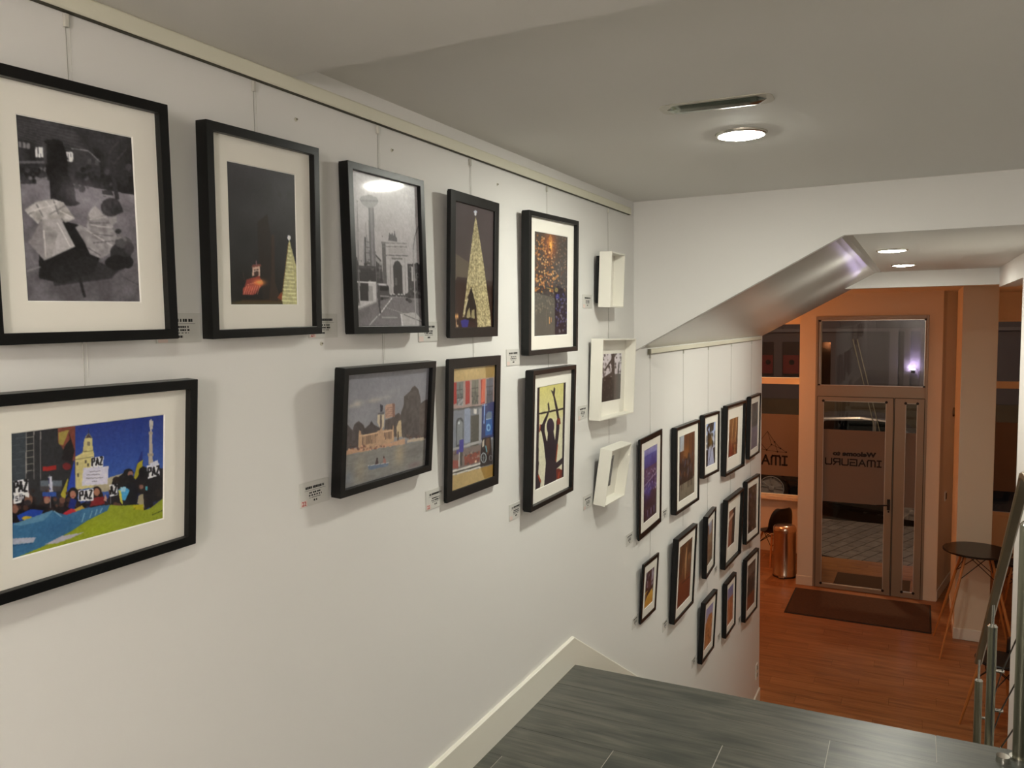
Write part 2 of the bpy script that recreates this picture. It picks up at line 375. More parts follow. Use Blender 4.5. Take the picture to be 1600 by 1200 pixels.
# ------------------------------------------------------------------ picture rails
def rail(label, y0, y1, zb, zt, endcap):
    t = thing('picture_rail', label, 'picture rail', (WX, y0, zb))
    h = zt-zb
    MB().prism([(0, 0), (0.014, 0), (0.016, 0.004), (0.016, h-0.004), (0.013, h), (0, h)], 1, 0, y1-y0).build('track', M_rail, t)
    MB().box(0.002, 0.013, 0.002, y1-y0-0.002, -0.002, 0.0).build('groove', mat('rail_shadow_groove', (70, 66, 50), 0.7), t)
    if endcap: MB().box(-0.0, 0.018, -0.012, 0.002, -0.002, h+0.001).build('end_cap', mat('grey_end_cap', (140, 136, 118), 0.4), t, bevel=0.001)
    return t
rail('long cream picture rail along the upper gallery wall under the ceiling', -1.2, 4.205, 0.587, 0.6235, False)
rail('short cream picture rail under the sloping stair soffit', 4.56, 8.30, -0.184, -0.155, True)

# ------------------------------------------------------------------ prints (flat printed pictures as colour attributes)
def homog(src):
    dst = [(0, 0), (1, 0), (1, 1), (0, 1)]; A = []; b = []
    for (x, y), (u, v) in zip(src, dst):
        A += [[x, y, 1, 0, 0, 0, -u*x, -u*y], [0, 0, 0, x, y, 1, -v*x, -v*y]]; b += [u, v]
    return np.append(np.linalg.solve(np.array(A, float), np.array(b, float)), 1).reshape(3, 3)
class Pic:
    def __init__(s, nx, ny, c, quad=None, seed=1):
        nx, ny = int(nx*1.4), int(ny*1.4)
        s.nx, s.ny = nx, ny; s.A = np.empty((ny, nx, 3)); s.A[:] = np.array(c, float)
        s.X, s.Y = np.meshgrid(np.linspace(0, 1, nx), np.linspace(0, 1, ny)); s.H = homog(quad) if quad else None
        s.r = np.random.default_rng(seed)
    def T(s, pts):
        p = np.array(pts, float)
        if s.H is None: return p
        q = np.c_[p, np.ones(len(p))]@s.H.T; return q[:, :2]/q[:, 2:]
    def mask(s, pts, raw=False):
        p = np.array(pts, float) if raw else s.T(pts); m = np.zeros((s.ny, s.nx), bool)
        x0, x1 = np.clip([int(p[:, 0].min()*(s.nx-1)), int(p[:, 0].max()*(s.nx-1))+2], 0, s.nx); y0, y1 = np.clip([int(p[:, 1].min()*(s.ny-1)), int(p[:, 1].max()*(s.ny-1))+2], 0, s.ny)
        if x1 <= x0 or y1 <= y0: return m
        X = s.X[y0:y1, x0:x1]; Y = s.Y[y0:y1, x0:x1]; k = np.zeros(X.shape, bool); n = len(p)
        for i in range(n):
            (xa, ya), (xb, yb) = p[i], p[(i+1) % n]
            if ya == yb: continue
            k ^= ((ya > Y) != (yb > Y)) & (X < (xb-xa)*(Y-ya)/(yb-ya)+xa)
        m[y0:y1, x0:x1] = k; return m
    def put(s, m, c, a=1.0): s.A[m] = s.A[m]*(1-a)+np.array(c, float)*a; return s
    def poly(s, pts, c, a=1.0): return s.put(s.mask(pts), c, a)
    def rect(s, x0, y0, x1, y1, c, a=1.0): return s.poly([(x0, y0), (x1, y0), (x1, y1), (x0, y1)], c, a)
    def ell(s, cx, cy, rx, ry, c, a=1.0, n=18): return s.poly([(cx+rx*math.cos(2*math.pi*i/n), cy+ry*math.sin(2*math.pi*i/n)) for i in range(n)], c, a)
    def line(s, x0, y0, x1, y1, w, c, a=1.0):
        d = math.hypot(x1-x0, y1-y0) or 1; nx, ny = -(y1-y0)/d*w/2, (x1-x0)/d*w/2
        return s.poly([(x0+nx, y0+ny), (x1+nx, y1+ny), (x1-nx, y1-ny), (x0-nx, y0-ny)], c, a)
    def glow(s, cx, cy, rx, ry, c, a=1.0):
        (u, v), (u2, _), (_, v2) = s.T([(cx, cy), (cx+rx, cy), (cx, cy+ry)]); w = a*np.exp(-(((s.X-u)/(u2-u))**2+((s.Y-v)/(v2-v))**2))[..., None]
        s.A = s.A*(1-w)+np.array(c, float)*w; return s
    def grad(s, v0, v1, c0, c1):
        t = np.clip((s.Y-v0)/(v1-v0), 0, 1)[..., None]; k = (s.Y >= v0-1e-9) & (s.Y <= v1+1e-9); G = np.array(c0, float)*(1-t)+np.array(c1, float)*t; s.A[k] = G[k]; return s
    def vnoise(s, sx, sy):
        g = s.r.random((int(sy)+2, int(sx)+2)); x = s.X*sx; y = s.Y*sy; xi = x.astype(int); yi = y.astype(int); fx = x-xi; fy = y-yi
        fx = fx*fx*(3-2*fx); fy = fy*fy*(3-2*fy)
        return (g[yi, xi]*(1-fx)+g[yi, xi+1]*fx)*(1-fy)+(g[yi+1, xi]*(1-fx)+g[yi+1, xi+1]*fx)*fy
    def noise(s, amp, sx, sy, m=None, col=(1, 1, 1)):
        n = (s.vnoise(sx, sy)-0.5)*2*amp; d = n[..., None]*np.array(col, float)
        if m is None: s.A += d
        else: s.A[m] += d[m]
        return s
    def spots(s, n, x0, y0, x1, y1, r0, r1, cols, a=1.0, asp=1.0):
        for _ in range(n):
            r = s.r.uniform(r0, r1); c = cols[s.r.integers(len(cols))]; s.ell(s.r.uniform(x0, x1), s.r.uniform(y0, y1), r, r*asp, c, a, 10)
        return s
    def word(s, txt, x, y, w, h, c, sk=0.0, t=0.2):
        """block letters drawn as strokes, x,y = top left, sk = rise per width"""
        G = {'P': [[(0, 1), (0, 0), (0.9, 0), (0.9, 0.5), (0, 0.5)]], 'A': [[(0, 1), (0.5, 0), (1, 1)], [(0.2, 0.65), (0.8, 0.65)]], 'Z': [[(0, 0), (1, 0), (0, 1), (1, 1)]],
             'S': [[(1, 0), (0, 0), (0, 0.5), (1, 0.5), (1, 1), (0, 1)]], 'T': [[(0, 0), (1, 0)], [(0.5, 0), (0.5, 1)]], 'O': [[(0, 0), (1, 0), (1, 1), (0, 1), (0, 0)]]}
        n = len(txt); cw = w/n
        for i, ch in enumerate(txt):
            for st_ in G.get(ch, []):
                for (a, b), (a2, b2) in zip(st_[:-1], st_[1:]):
                    px = lambda a, b: (x+cw*(i+0.12+0.72*a), y+h*b-sk*(cw*(i+a)))
                    p, q = px(a, b), px(a2, b2); s.line(p[0], p[1], q[0], q[1], t*h, c)
        return s
    def blur(s, k=1):
        for _ in range(k):
            B = np.pad(s.A, ((1, 1), (1, 1), (0, 0)), mode='edge'); s.A = (B[:-2, 1:-1]+B[2:, 1:-1]+B[1:-1, :-2]+B[1:-1, 2:]+2*s.A)/6
        return s
    def mesh(s, w, h, gain=1.0, lift=0.0):
        """grid in the x-z plane facing -y, centred"""
        s.blur(1); s.A *= (1+0.06*(s.vnoise(s.nx/2.2, s.ny/2.2)-0.5)+0.06*(s.vnoise(s.nx/6, s.ny/6)-0.5))[..., None]    # photographic grain and mottle
        nx, ny = s.nx, s.ny; co = np.zeros((ny*nx, 3)); co[:, 0] = (s.X.ravel()-0.5)*w; co[:, 2] = (0.5-s.Y.ravel())*h
        i = np.arange((ny-1)*nx).reshape(ny-1, nx)[:, :-1].ravel(); F = np.c_[i, i+nx, i+nx+1, i+1]
        me = bpy.data.meshes.new('print'); nf = len(F)
        me.vertices.add(len(co)); me.vertices.foreach_set('co', co.ravel()); me.loops.add(nf*4); me.loops.foreach_set('vertex_index', F.ravel().astype(np.int32))
        me.polygons.add(nf); me.polygons.foreach_set('loop_start', (np.arange(nf)*4).astype(np.int32)); me.update(calc_edges=True); me.validate()
        at = me.color_attributes.new('ink', 'FLOAT_COLOR', 'POINT'); col = np.ones((ny*nx, 4)); col[:, :3] = np.clip((lin(np.clip(s.A, 0, 255)).reshape(-1, 3)-lift)*gain*np.array([0.98, 1.0, 1.12]), 0.002, 0.9)
        at.data.foreach_set('color', col.ravel()); me.materials.append(M_print); return me
M_print = bpy.data.materials.new('photo_print'); M_print.use_nodes = True
_n = M_print.node_tree.nodes.new('ShaderNodeAttribute'); _n.attribute_name = 'ink'; _b = M_print.node_tree.nodes['Principled BSDF']
M_print.node_tree.links.new(_n.outputs['Color'], _b.inputs['Base Color']); _b.inputs['Roughness'].default_value = 0.35; _b.inputs['Specular IOR Level'].default_value = 0.3

def pic_station():
    p = Pic(130, 190, (40, 39, 40), [(65, 243), (522, 333), (556, 984), (113, 982)], 3)
    p.grad(0, 0.33, (46, 45, 46), (30, 29, 30)).grad(0.33, 0.45, (104, 100, 102), (92, 88, 90)).grad(0.45, 1.0, (92, 88, 90), (70, 67, 68)); p.noise(14, 9, 14)
    for k in range(9): p.line(70, 262+9*k, 300+8*k, 300+16*k, 2.5, (78, 76, 76), 0.6)
    for x, y in ((80, 355), (96, 358), (112, 360)): p.rect(x, y, x+12, y+22, (120, 118, 116), 0.8)
    for x in (146, 158, 167): p.rect(x, 376, x+8, 416, (190, 188, 184))
    for x in (265, 275, 284): p.rect(x, 394, x+8, 432, (186, 184, 180))
    for x in (348, 378): p.rect(x, 420, x+14, 446, (150, 148, 146), 0.9)
    p.poly([(285, 380), (350, 385), (395, 430), (400, 500), (310, 500), (300, 430)], (48, 47, 48), 0.8); p.line(285, 380, 350, 388, 4, (110, 108, 108)); p.line(350, 388, 398, 432, 4, (100, 98, 98))
    p.rect(80, 430, 180, 440, (120, 118, 118), 0.5); p.rect(82, 455, 150, 520, (30, 29, 30), 0.8); p.spots(26, 85, 455, 200, 520, 4, 10, [(24, 23, 24), (90, 88, 88), (50, 49, 50)])
    p.poly([(300, 470), (530, 520), (534, 562), (300, 520)], (26, 25, 26)); p.spots(24, 300, 450, 530, 545, 5, 14, [(22, 21, 22), (60, 58, 60), (34, 33, 34)])
    p.line(440, 440, 465, 580, 16, (40, 39, 40)); p.line(430, 400, 470, 350, 6, (58, 56, 56)); p.line(450, 440, 500, 380, 5, (56, 54, 54))
    p.poly([(180, 350), (215, 344), (250, 352), (272, 420), (270, 480), (298, 530), (302, 585), (322, 596), (300, 606), (262, 606), (240, 592), (206, 580), (200, 500), (185, 470), (190, 410)], (20, 19, 20))
    p.ell(200, 372, 22, 26, (24, 23, 24)); p.rect(176, 360, 190, 440, (70, 68, 68), 0.5)
    p.poly([(405, 545), (440, 540), (450, 565), (408, 568)], (34, 33, 34)); p.line(405, 562, 450, 566, 4, (120, 118, 116))
    p.glow(330, 560, 90, 60, (124, 120, 122), 0.5)
    p.poly([(160, 780), (240, 660), (350, 690), (400, 800), (370, 870), (250, 910), (160, 890)], (20, 19, 20)); p.poly([(200, 860), (340, 800), (470, 860), (440, 890), (220, 920)], (28, 27, 28), 0.8)
    cl = [(104, 622), (150, 590), (215, 578), (255, 592), (300, 655), (262, 672), (240, 660), (170, 690), (118, 640)]
    p.poly(cl, (138, 134, 128)); p.noise(26, 22, 40, p.mask(cl))
    c2 = [(170, 660), (245, 655), (300, 765), (200, 812), (180, 820), (118, 748)]
    p.poly(c2, (122, 118, 114)); p.noise(16, 14, 30, p.mask(c2)); p.poly([(245, 660), (300, 765), (210, 806)], (136, 132, 128)); p.poly([(118, 748), (150, 700), (172, 665), (180, 740), (180, 818)], (104, 100, 98))
    for a in ((170, 660, 122, 745), (200, 640, 262, 604), (118, 640, 160, 616), (150, 600, 176, 650), (215, 580, 236, 640), (262, 672, 246, 655)): p.line(*a, 4, (84, 81, 79))
    for a in ((150, 620, 230, 598), (126, 632, 175, 612), (240, 625, 288, 650), (185, 588, 214, 620), (178, 700, 186, 806), (230, 670, 282, 768)): p.line(*a, 3.5, (172, 168, 160))
    p.line(112, 862, 165, 845, 7, (104, 102, 100)); p.line(128, 800, 150, 850, 4, (96, 94, 92)); p.line(150, 850, 118, 868, 3, (96, 94, 92))
    jk = [(350, 640), (378, 604), (402, 625), (428, 650), (452, 690), (470, 745), (455, 780), (400, 812), (358, 795), (335, 745), (300, 690), (318, 680), (345, 690)]
    p.poly(jk, (112, 108, 106)); p.noise(20, 26, 40, p.mask(jk))
    for a in ((345, 700, 450, 765), (360, 680, 440, 690), (352, 640, 372, 610), (356, 660, 420, 648)): p.line(*a, 5, (146, 142, 138))
    for a in ((355, 672, 432, 672), (365, 715, 448, 722), (372, 750, 452, 742), (350, 770, 400, 800)): p.line(*a, 4, (78, 75, 74))
    p.poly([(352, 640), (380, 606), (408, 640), (390, 660), (362, 660)], (136, 132, 128)); p.poly([(430, 640), (463, 636), (462, 668), (446, 682), (432, 668)], (118, 114, 112))
    p.ell(440, 610, 40, 37, (50, 48, 49)); p.poly([(440, 588), (482, 606), (487, 628), (462, 640), (440, 635)], (38, 37, 38)); p.noise(10, 40, 60, p.mask([(400, 575), (480, 575), (480, 645), (400, 645)]))
    p.ell(478, 788, 42, 38, (36, 35, 36)); p.ell(488, 748, 34, 22, (62, 60, 60)); p.ell(512, 772, 18, 26, (48, 46, 47)); p.ell(505, 826, 22, 24, (24, 23, 24)); p.ell(462, 828, 46, 30, (22, 21, 22)); p.line(446, 690, 500, 740, 11, (92, 89, 88)); p.line(450, 735, 480, 728, 9, (110, 106, 104)); p.ell(468, 705, 12, 10, (40, 39, 40))
    p.line(318, 888, 338, 964, 11, (24, 23, 24)); p.line(480, 880, 548, 915, 2.5, (50, 48, 48)); p.noise(7, 60, 90); return p.blur(1)
def pic_protest():
    p = Pic(190, 135, (40, 66, 130), [(38, 195), (1245, 40), (1240, 865), (50, 1185)], 4)
    p.grad(0, 0.65, (34, 52, 120), (58, 92, 160))
    p.poly([(38, 195), (545, 130), (550, 760), (40, 900)], (42, 42, 44)); p.poly([(38, 195), (160, 180), (160, 700), (40, 720)], (58, 64, 68))
    for k in range(7): p.line(42, 240+55*k, 158, 228+55*k, 3, (78, 84, 88))
    for x in (162, 222, 274): p.line(x, 180, x, 560, 7, (138, 132, 124))
    for k in range(6): p.line(162, 232+52*k, 224, 226+52*k, 5, (150, 148, 128))
    p.poly([(412, 152), (545, 132), (545, 420), (480, 380), (440, 300), (412, 270)], (120, 62, 48)); p.poly([(415, 190), (500, 165), (450, 290), (415, 280)], (150, 132, 66)); p.poly([(490, 165), (505, 240), (460, 300), (440, 400), (520, 420), (540, 330)], (30, 26, 28))
    p.poly([(290, 460), (395, 445), (400, 480), (295, 495)], (150, 40, 36)); p.ell(480, 455, 35, 28, (110, 32, 34)); p.rect(275, 565, 440, 610, (92, 100, 106)); p.rect(275, 610, 440, 650, (70, 66, 66))
    p.poly([(545, 380), (600, 350), (605, 335), (615, 250), (620, 232), (650, 190), (678, 232), (685, 330), (692, 345), (690, 620), (545, 640)], (196, 184, 122)); p.poly([(625, 232), (650, 196), (676, 232)], (74, 62, 66)); p.rect(640, 262, 660, 292, (120, 108, 84)); p.line(600, 340, 690, 330, 6, (120, 110, 72)); p.line(548, 400, 690, 380, 5, (120, 110, 72))
    for x, y in ((555, 420), (620, 405), (560, 510), (640, 430)): p.rect(x, y, x+14, y+26, (84, 76, 62))
    p.line(650, 160, 650, 200, 3, (40, 40, 60))
    p.poly([(690, 560), (800, 545), (930, 505), (930, 640), (690, 660)], (170, 160, 128))
    p.poly([(1122, 440), (1128, 200), (1150, 200), (1156, 430)], (176, 164, 142)); p.rect(1122, 180, 1156, 202, (160, 148, 128)); p.poly([(1126, 90), (1160, 95), (1154, 160), (1130, 160)], (186, 178, 160)); p.line(1140, 82, 1140, 180, 12, (190, 182, 166)); p.rect(1116, 350, 1160, 372, (150, 138, 118))
    p.poly([(1072, 320), (1078, 430), (1040, 560), (1000, 560), (1030, 440)], (34, 44, 110)); p.poly([(1078, 400), (1070, 480), (1040, 560), (1004, 550), (1035, 430)], (160, 150, 40))
    p.poly([(540, 400), (550, 660), (460, 720), (500, 560)], (36, 62, 150)); p.poly([(492, 540), (470, 720), (430, 680)], (160, 150, 44))
    p.poly([(45, 800), (120, 680), (260, 760), (330, 660), (400, 780), (520, 640), (600, 760), (720, 620), (800, 740), (840, 560), (880, 540), (960, 480), (1020, 560), (1080, 460), (1240, 470), (1240, 700), (1090, 800), (45, 900)], (30, 26, 28))
    p.spots(90, 60, 640, 1230, 790, 10, 26, [(26, 22, 26), (46, 34, 32), (36, 40, 70), (70, 46, 40), (20, 18, 20), (92, 64, 52)])
    p.poly([(90, 840), (200, 790), (300, 800), (260, 860), (110, 880)], (36, 66, 150)); p.ell(175, 862, 46, 18, (190, 160, 50)); p.ell(75, 790, 26, 34, (130, 90, 74)); p.ell(180, 715, 34, 44, (120, 84, 66)); p.ell(175, 740, 28, 22, (52, 46, 48)); p.poly([(300, 690), (330, 650), (355, 690), (345, 720), (300, 720)], (120, 30, 60)); p.ell(325, 720, 24, 28, (150, 108, 86)); p.rect(290, 655, 400, 690, (40, 72, 140))
    p.ell(530, 665, 40, 46, (20, 17, 18)); p.ell(528, 675, 24, 32, (164, 112, 90)); p.line(518, 692, 540, 690, 6, (150, 40, 44)); p.ell(445, 720, 24, 24, (110, 76, 62)); p.poly([(440, 830), (520, 780), (560, 800), (520, 840)], (170, 36, 44)); p.poly([(540, 790), (600, 760), (630, 790), (560, 820)], (180, 150, 60)); p.poly([(490, 780), (510, 700), (560, 720), (540, 790)], (30, 44, 110))
    p.ell(715, 655, 40, 44, (34, 24, 22)); p.ell(715, 655, 24, 30, (160, 110, 84)); p.poly([(660, 770), (680, 700), (770, 690), (780, 750)], (120, 34, 36)); p.poly([(770, 720), (780, 670), (796, 700), (790, 730)], (190, 140, 116))
    p.ell(965, 505, 40, 34, (22, 20, 22)); p.ell(980, 515, 22, 26, (140, 100, 84)); p.ell(982, 540, 24, 20, (22, 20, 24)); p.poly([(920, 760), (930, 600), (1010, 570), (1040, 640), (1030, 750)], (24, 24, 30)); p.ell(870, 560, 30, 26, (40, 30, 28)); p.poly([(880, 640), (930, 610), (975, 640), (940, 720), (910, 720)], (70, 150, 190)); p.poly([(885, 640), (905, 640), (922, 760), (900, 730)], (196, 186, 70)); p.poly([(900, 620), (945, 612), (940, 650), (905, 655)], (150, 190, 200))
    p.ell(1080, 500, 36, 46, (18, 17, 20)); p.ell(1070, 620, 34, 36, (40, 32, 30)); p.ell(1066, 615, 18, 18, (120, 84, 70)); p.ell(1110, 625, 14, 18, (70, 150, 160)); p.poly([(1035, 740), (1045, 680), (1080, 670), (1090, 780), (1050, 760)], (150, 140, 110)); p.poly([(1180, 690), (1220, 620), (1240, 650), (1240, 700)], (120, 96, 74)); p.poly([(1110, 560), (1240, 500), (1240, 690), (1120, 760)], (22, 20, 24), 0.8)
    W_ = (226, 224, 222); K_ = (24, 22, 24)
    for q, wd in (([(60, 570), (178, 555), (180, 665), (62, 680)], (66, 578, 112, 84)), ([(570, 645), (690, 628), (688, 722), (570, 728)], (580, 652, 104, 66)), ([(670, 384), (768, 374), (766, 455), (668, 460)], (674, 392, 92, 60)), ([(1108, 450), (1205, 430), (1210, 520), (1118, 552)], (1116, 466, 96, 68))):
        p.poly(q, W_); p.word('PAZ', wd[0], wd[1], wd[2], wd[3], K_, 0.14 if wd[0] < 1000 else 0.2)
    p.poly([(815, 600), (878, 590), (876, 680), (818, 690)], W_); p.word('AZ', 818, 606, 60, 70, K_, 0.14); p.poly([(66, 682), (185, 665), (185, 700), (150, 690), (120, 740), (66, 752)], W_); p.word('STO', 78, 690, 74, 36, K_, 0.1)
    p.poly([(608, 466), (808, 452), (800, 592), (598, 608)], (200, 196, 204)); 
    for k, (a, b) in enumerate(((660, 745), (636, 740), (632, 766), (676, 716))): p.line(a, 496+26*k, b, 490+26*k, 5, (110, 106, 116))
    p.poly([(335, 535), (362, 530), (372, 650), (345, 655)], (190, 190, 196)); p.line(338, 545, 350, 640, 6, (60, 60, 110)); p.line(346, 520, 352, 780, 4, (140, 140, 140)); p.line(824, 690, 826, 760, 3, (140, 140, 140)); p.poly([(1130, 430), (1195, 402), (1200, 440), (1140, 460)], (200, 200, 204))
    p.poly([(50, 910), (140, 880), (250, 840), (360, 800), (420, 820), (480, 835), (600, 790), (720, 765), (820, 755), (800, 800), (640, 880), (520, 960), (300, 1080), (50, 1185)], (60, 106, 138))
    p.poly([(50, 910), (250, 840), (380, 795), (300, 880), (120, 920)], (104, 146, 166), 0.7); p.glow(420, 930, 150, 60, (48, 88, 124), 0.7); p.line(380, 800, 440, 850, 8, (130, 164, 176))
    for x in (660, 700, 740, 600): p.line(x, 890-(x-600)*0.5, x+20, 820-(x-600)*0.3, 7, (150, 182, 192), 0.8)
    p.poly([(820, 755), (900, 762), (1000, 755), (1080, 760), (1085, 800), (1140, 780), (1240, 700), (1240, 865), (700, 1005), (50, 1185), (300, 1080), (520, 960), (640, 880), (800, 800)], (140, 150, 40)); p.glow(760, 940, 160, 60, (150, 166, 44), 0.6); p.poly([(1000, 755), (1080, 752), (1085, 798), (1010, 790)], (170, 160, 30)); p.line(1150, 835, 1235, 798, 5, (52, 60, 24)); p.line(1020, 775, 1005, 800, 4, (96, 100, 30))
    p.poly([(50, 1020), (240, 1010), (220, 1050), (50, 1068)], (170, 172, 180)); p.line(50, 1078, 215, 1055, 4, (40, 66, 92)); p.poly([(310, 1066), (440, 1000), (620, 970), (520, 1015), (400, 1058)], (170, 166, 170)); p.noise(6, 80, 60); return p
def pic_nighttree():
    p = Pic(100, 140, (20, 20, 20), [(220, 260), (556, 326), (571, 968), (237, 968)], 5)
    p.grad(0, 0.55, (50, 48, 50), (36, 36, 35)).grad(0.55, 1, (36, 36, 35), (20, 18, 17)); p.noise(5, 4, 6)
    p.poly([(370, 560), (420, 520), (450, 700), (440, 950), (400, 950), (380, 800)], (34, 26, 22), 0.8); p.poly([(440, 620), (455, 620), (460, 860), (490, 940), (430, 950), (440, 800)], (52, 38, 28), 0.8); p.line(300, 800, 308, 850, 4, (52, 40, 34)); p.spots(12, 330, 360, 540, 460, 6, 20, [(44, 43, 42)], 0.5)
    p.poly([(318, 840), (380, 822), (400, 860), (360, 915), (295, 918)], (120, 48, 40)); p.poly([(300, 880), (395, 850), (372, 890), (300, 905)], (150, 66, 52))
    for k in range(7): p.line(304+11*k, 912, 318+11*k, 872, 3, (196, 122, 96))
    p.line(318, 868, 394, 846, 3, (200, 130, 100)); p.rect(346, 776, 384, 824, (180, 150, 130)); p.rect(354, 790, 376, 822, (60, 40, 34)); p.line(346, 800, 384, 796, 4, (210, 190, 170)); p.poly([(340, 782), (390, 774), (386, 764), (350, 768)], (110, 60, 50)); p.line(366, 745, 366, 770, 3, (120, 90, 90)); p.glow(382, 855, 26, 14, (255, 160, 80), 0.9)
    p.poly([(300, 940), (470, 945), (500, 900), (520, 960), (240, 968)], (70, 42, 24), 0.8); p.rect(237, 950, 572, 970, (62, 56, 30), 0.8); p.poly([(470, 930), (490, 900), (505, 955)], (120, 60, 34))
    p.poly([(529, 640), (568, 790), (571, 968), (498, 968), (493, 940)], (164, 160, 112))
    for k in range(16): y = 660+19*k; w = (y-640)*0.12; p.line(527-w, y, 531+w, y+4, 5, (222, 218, 168), 0.7)
    p.noise(14, 60, 80, p.mask([(529, 640), (568, 790), (571, 968), (498, 968), (493, 940)]), (1, 1, 0.6)); p.ell(528, 634, 8, 12, (240, 240, 250)); p.line(493, 920, 525, 660, 3, (120, 96, 50)); return p
def pic_arch():
    p = Pic(120, 160, (176, 172, 168), [(42, 75), (490, 180), (500, 1155), (58, 1165)], 6)
    p.grad(0, 0.35, (206, 203, 198), (178, 173, 168)).grad(0.35, 0.62, (178, 173, 168), (168, 162, 158)).grad(0.62, 1, (150, 146, 142), (104, 98, 98)); p.noise(8, 5, 7)
    p.poly([(105, 280), (120, 258), (170, 245), (220, 262), (232, 290), (215, 320), (190, 338), (160, 338), (125, 315)], (146, 143, 140)); p.rect(112, 282, 228, 294, (120, 118, 116)); p.rect(163, 335, 200, 760, (128, 124, 122)); p.rect(163, 335, 176, 760, (96, 92, 92)); p.rect(190, 335, 200, 760, (106, 102, 102))
    p.poly([(122, 740), (125, 600), (132, 545), (150, 540), (162, 600), (165, 740)], (140, 136, 134)); p.line(143, 440, 146, 545, 4, (120, 116, 114)); p.rect(132, 540, 140, 740, (60, 56, 56))
    for y in (575, 612, 650, 700): p.line(132, y, 165, y, 4, (80, 76, 76))
    p.poly([(48, 690), (80, 680), (90, 740), (205, 740), (205, 660), (240, 700), (250, 860), (50, 860)], (66, 62, 62)); p.rect(88, 760, 205, 850, (50, 46, 46)); p.spots(20, 50, 690, 240, 850, 4, 12, [(110, 106, 104), (50, 46, 46), (84, 80, 78)]); p.poly([(200, 668), (245, 720), (240, 740), (200, 700)], (150, 146, 142))
    p.poly([(50, 850), (205, 850), (205, 985), (58, 1050)], (190, 186, 180)); p.rect(95, 860, 150, 985, (44, 40, 40)); p.rect(55, 860, 85, 1020, (56, 52, 52)); p.rect(150, 880, 180, 985, (150, 146, 142)); p.line(50, 850, 205, 856, 5, (230, 226, 220))
    A1 = [(245, 565), (330, 560), (415, 600), (418, 930), (380, 930), (378, 740), (345, 700), (318, 740), (318, 940), (270, 940), (250, 870)]
    p.poly(A1, (172, 167, 162)); p.poly([(245, 570), (272, 572), (275, 940), (250, 870)], (92, 88, 86)); p.rect(250, 600, 412, 606, (110, 106, 102)); p.rect(262, 660, 420, 668, (104, 100, 98)); p.rect(246, 575, 415, 582, (120, 116, 112)); p.rect(308, 680, 380, 692, (110, 106, 102)); p.rect(290, 615, 400, 650, (160, 155, 150))
    p.poly([(318, 940), (318, 740), (330, 708), (345, 700), (362, 708), (378, 740), (378, 935)], (52, 48, 48)); p.line(300, 680, 300, 935, 4, (130, 126, 122)); p.line(398, 680, 398, 930, 4, (130, 126, 122)); p.rect(328, 820, 342, 870, (110, 106, 104), 0.7)
    p.poly([(290, 560), (298, 505), (310, 520), (318, 505), (326, 530), (333, 485), (340, 530), (350, 545), (348, 568)], (84, 80, 80))
    p.rect(415, 720, 500, 960, (62, 58, 58)); p.spots(30, 415, 720, 498, 940, 5, 14, [(40, 36, 36), (90, 86, 84), (56, 52, 52), (120, 116, 112)]); p.rect(440, 740, 452, 840, (170, 166, 160))
    p.poly([(210, 868), (270, 862), (288, 890), (290, 975), (222, 985), (208, 960)], (70, 66, 66)); p.rect(225, 880, 284, 912, (30, 27, 28)); p.rect(218, 862, 272, 876, (190, 186, 182)); p.rect(228, 945, 286, 956, (140, 136, 132)); p.ell(240, 968, 10, 8, (20, 18, 18))
    for x in (300, 320, 352, 372, 390): p.ell(x, 942, 13, 11, (70, 66, 66)); p.ell(x, 936, 8, 5, (180, 176, 172))
    p.poly([(58, 1060), (205, 990), (300, 960), (420, 955), (500, 1010), (500, 1155), (58, 1165)], (112, 107, 106)); p.line(305, 962, 215, 1085, 6, (210, 206, 200)); p.line(205, 1090, 150, 1155, 7, (190, 186, 182), 0.8); p.line(205, 990, 60, 1056, 5, (160, 156, 150)); p.line(270, 1030, 400, 1075, 3, (160, 156, 150)); p.line(235, 1098, 340, 1098, 6, (170, 166, 162), 0.7); p.line(60, 1110, 160, 1040, 40, (100, 95, 94), 0.5)
    p.poly([(360, 1070), (460, 1060), (500, 1110), (500, 1155), (365, 1158)], (168, 164, 158)); p.line(362, 1070, 372, 1155, 8, (200, 196, 190)); p.line(380, 1075, 500, 1125, 4, (70, 66, 66)); p.spots(10, 395, 930, 440, 990, 6, 14, [(36, 33, 34), (60, 56, 56)])
    p.poly([(212, 985), (218, 960), (228, 985), (226, 1030), (232, 1070), (222, 1075), (216, 1035)], (60, 56, 58)); p.ell(219, 958, 6, 8, (70, 66, 66))
    p.line(90, 290, 90, 1020, 5, (130, 126, 124)); p.line(203, 640, 205, 985, 4, (110, 106, 104)); p.line(229, 700, 229, 830, 3, (120, 116, 114))
    p.line(462, 1145, 455, 620, 8, (150, 146, 142)); p.line(455, 620, 468, 530, 7, (120, 116, 114)); p.line(468, 530, 495, 450, 6, (110, 106, 104)); p.ell(252, 533, 4, 4, (90, 86, 86)); p.noise(6, 70, 100); return p
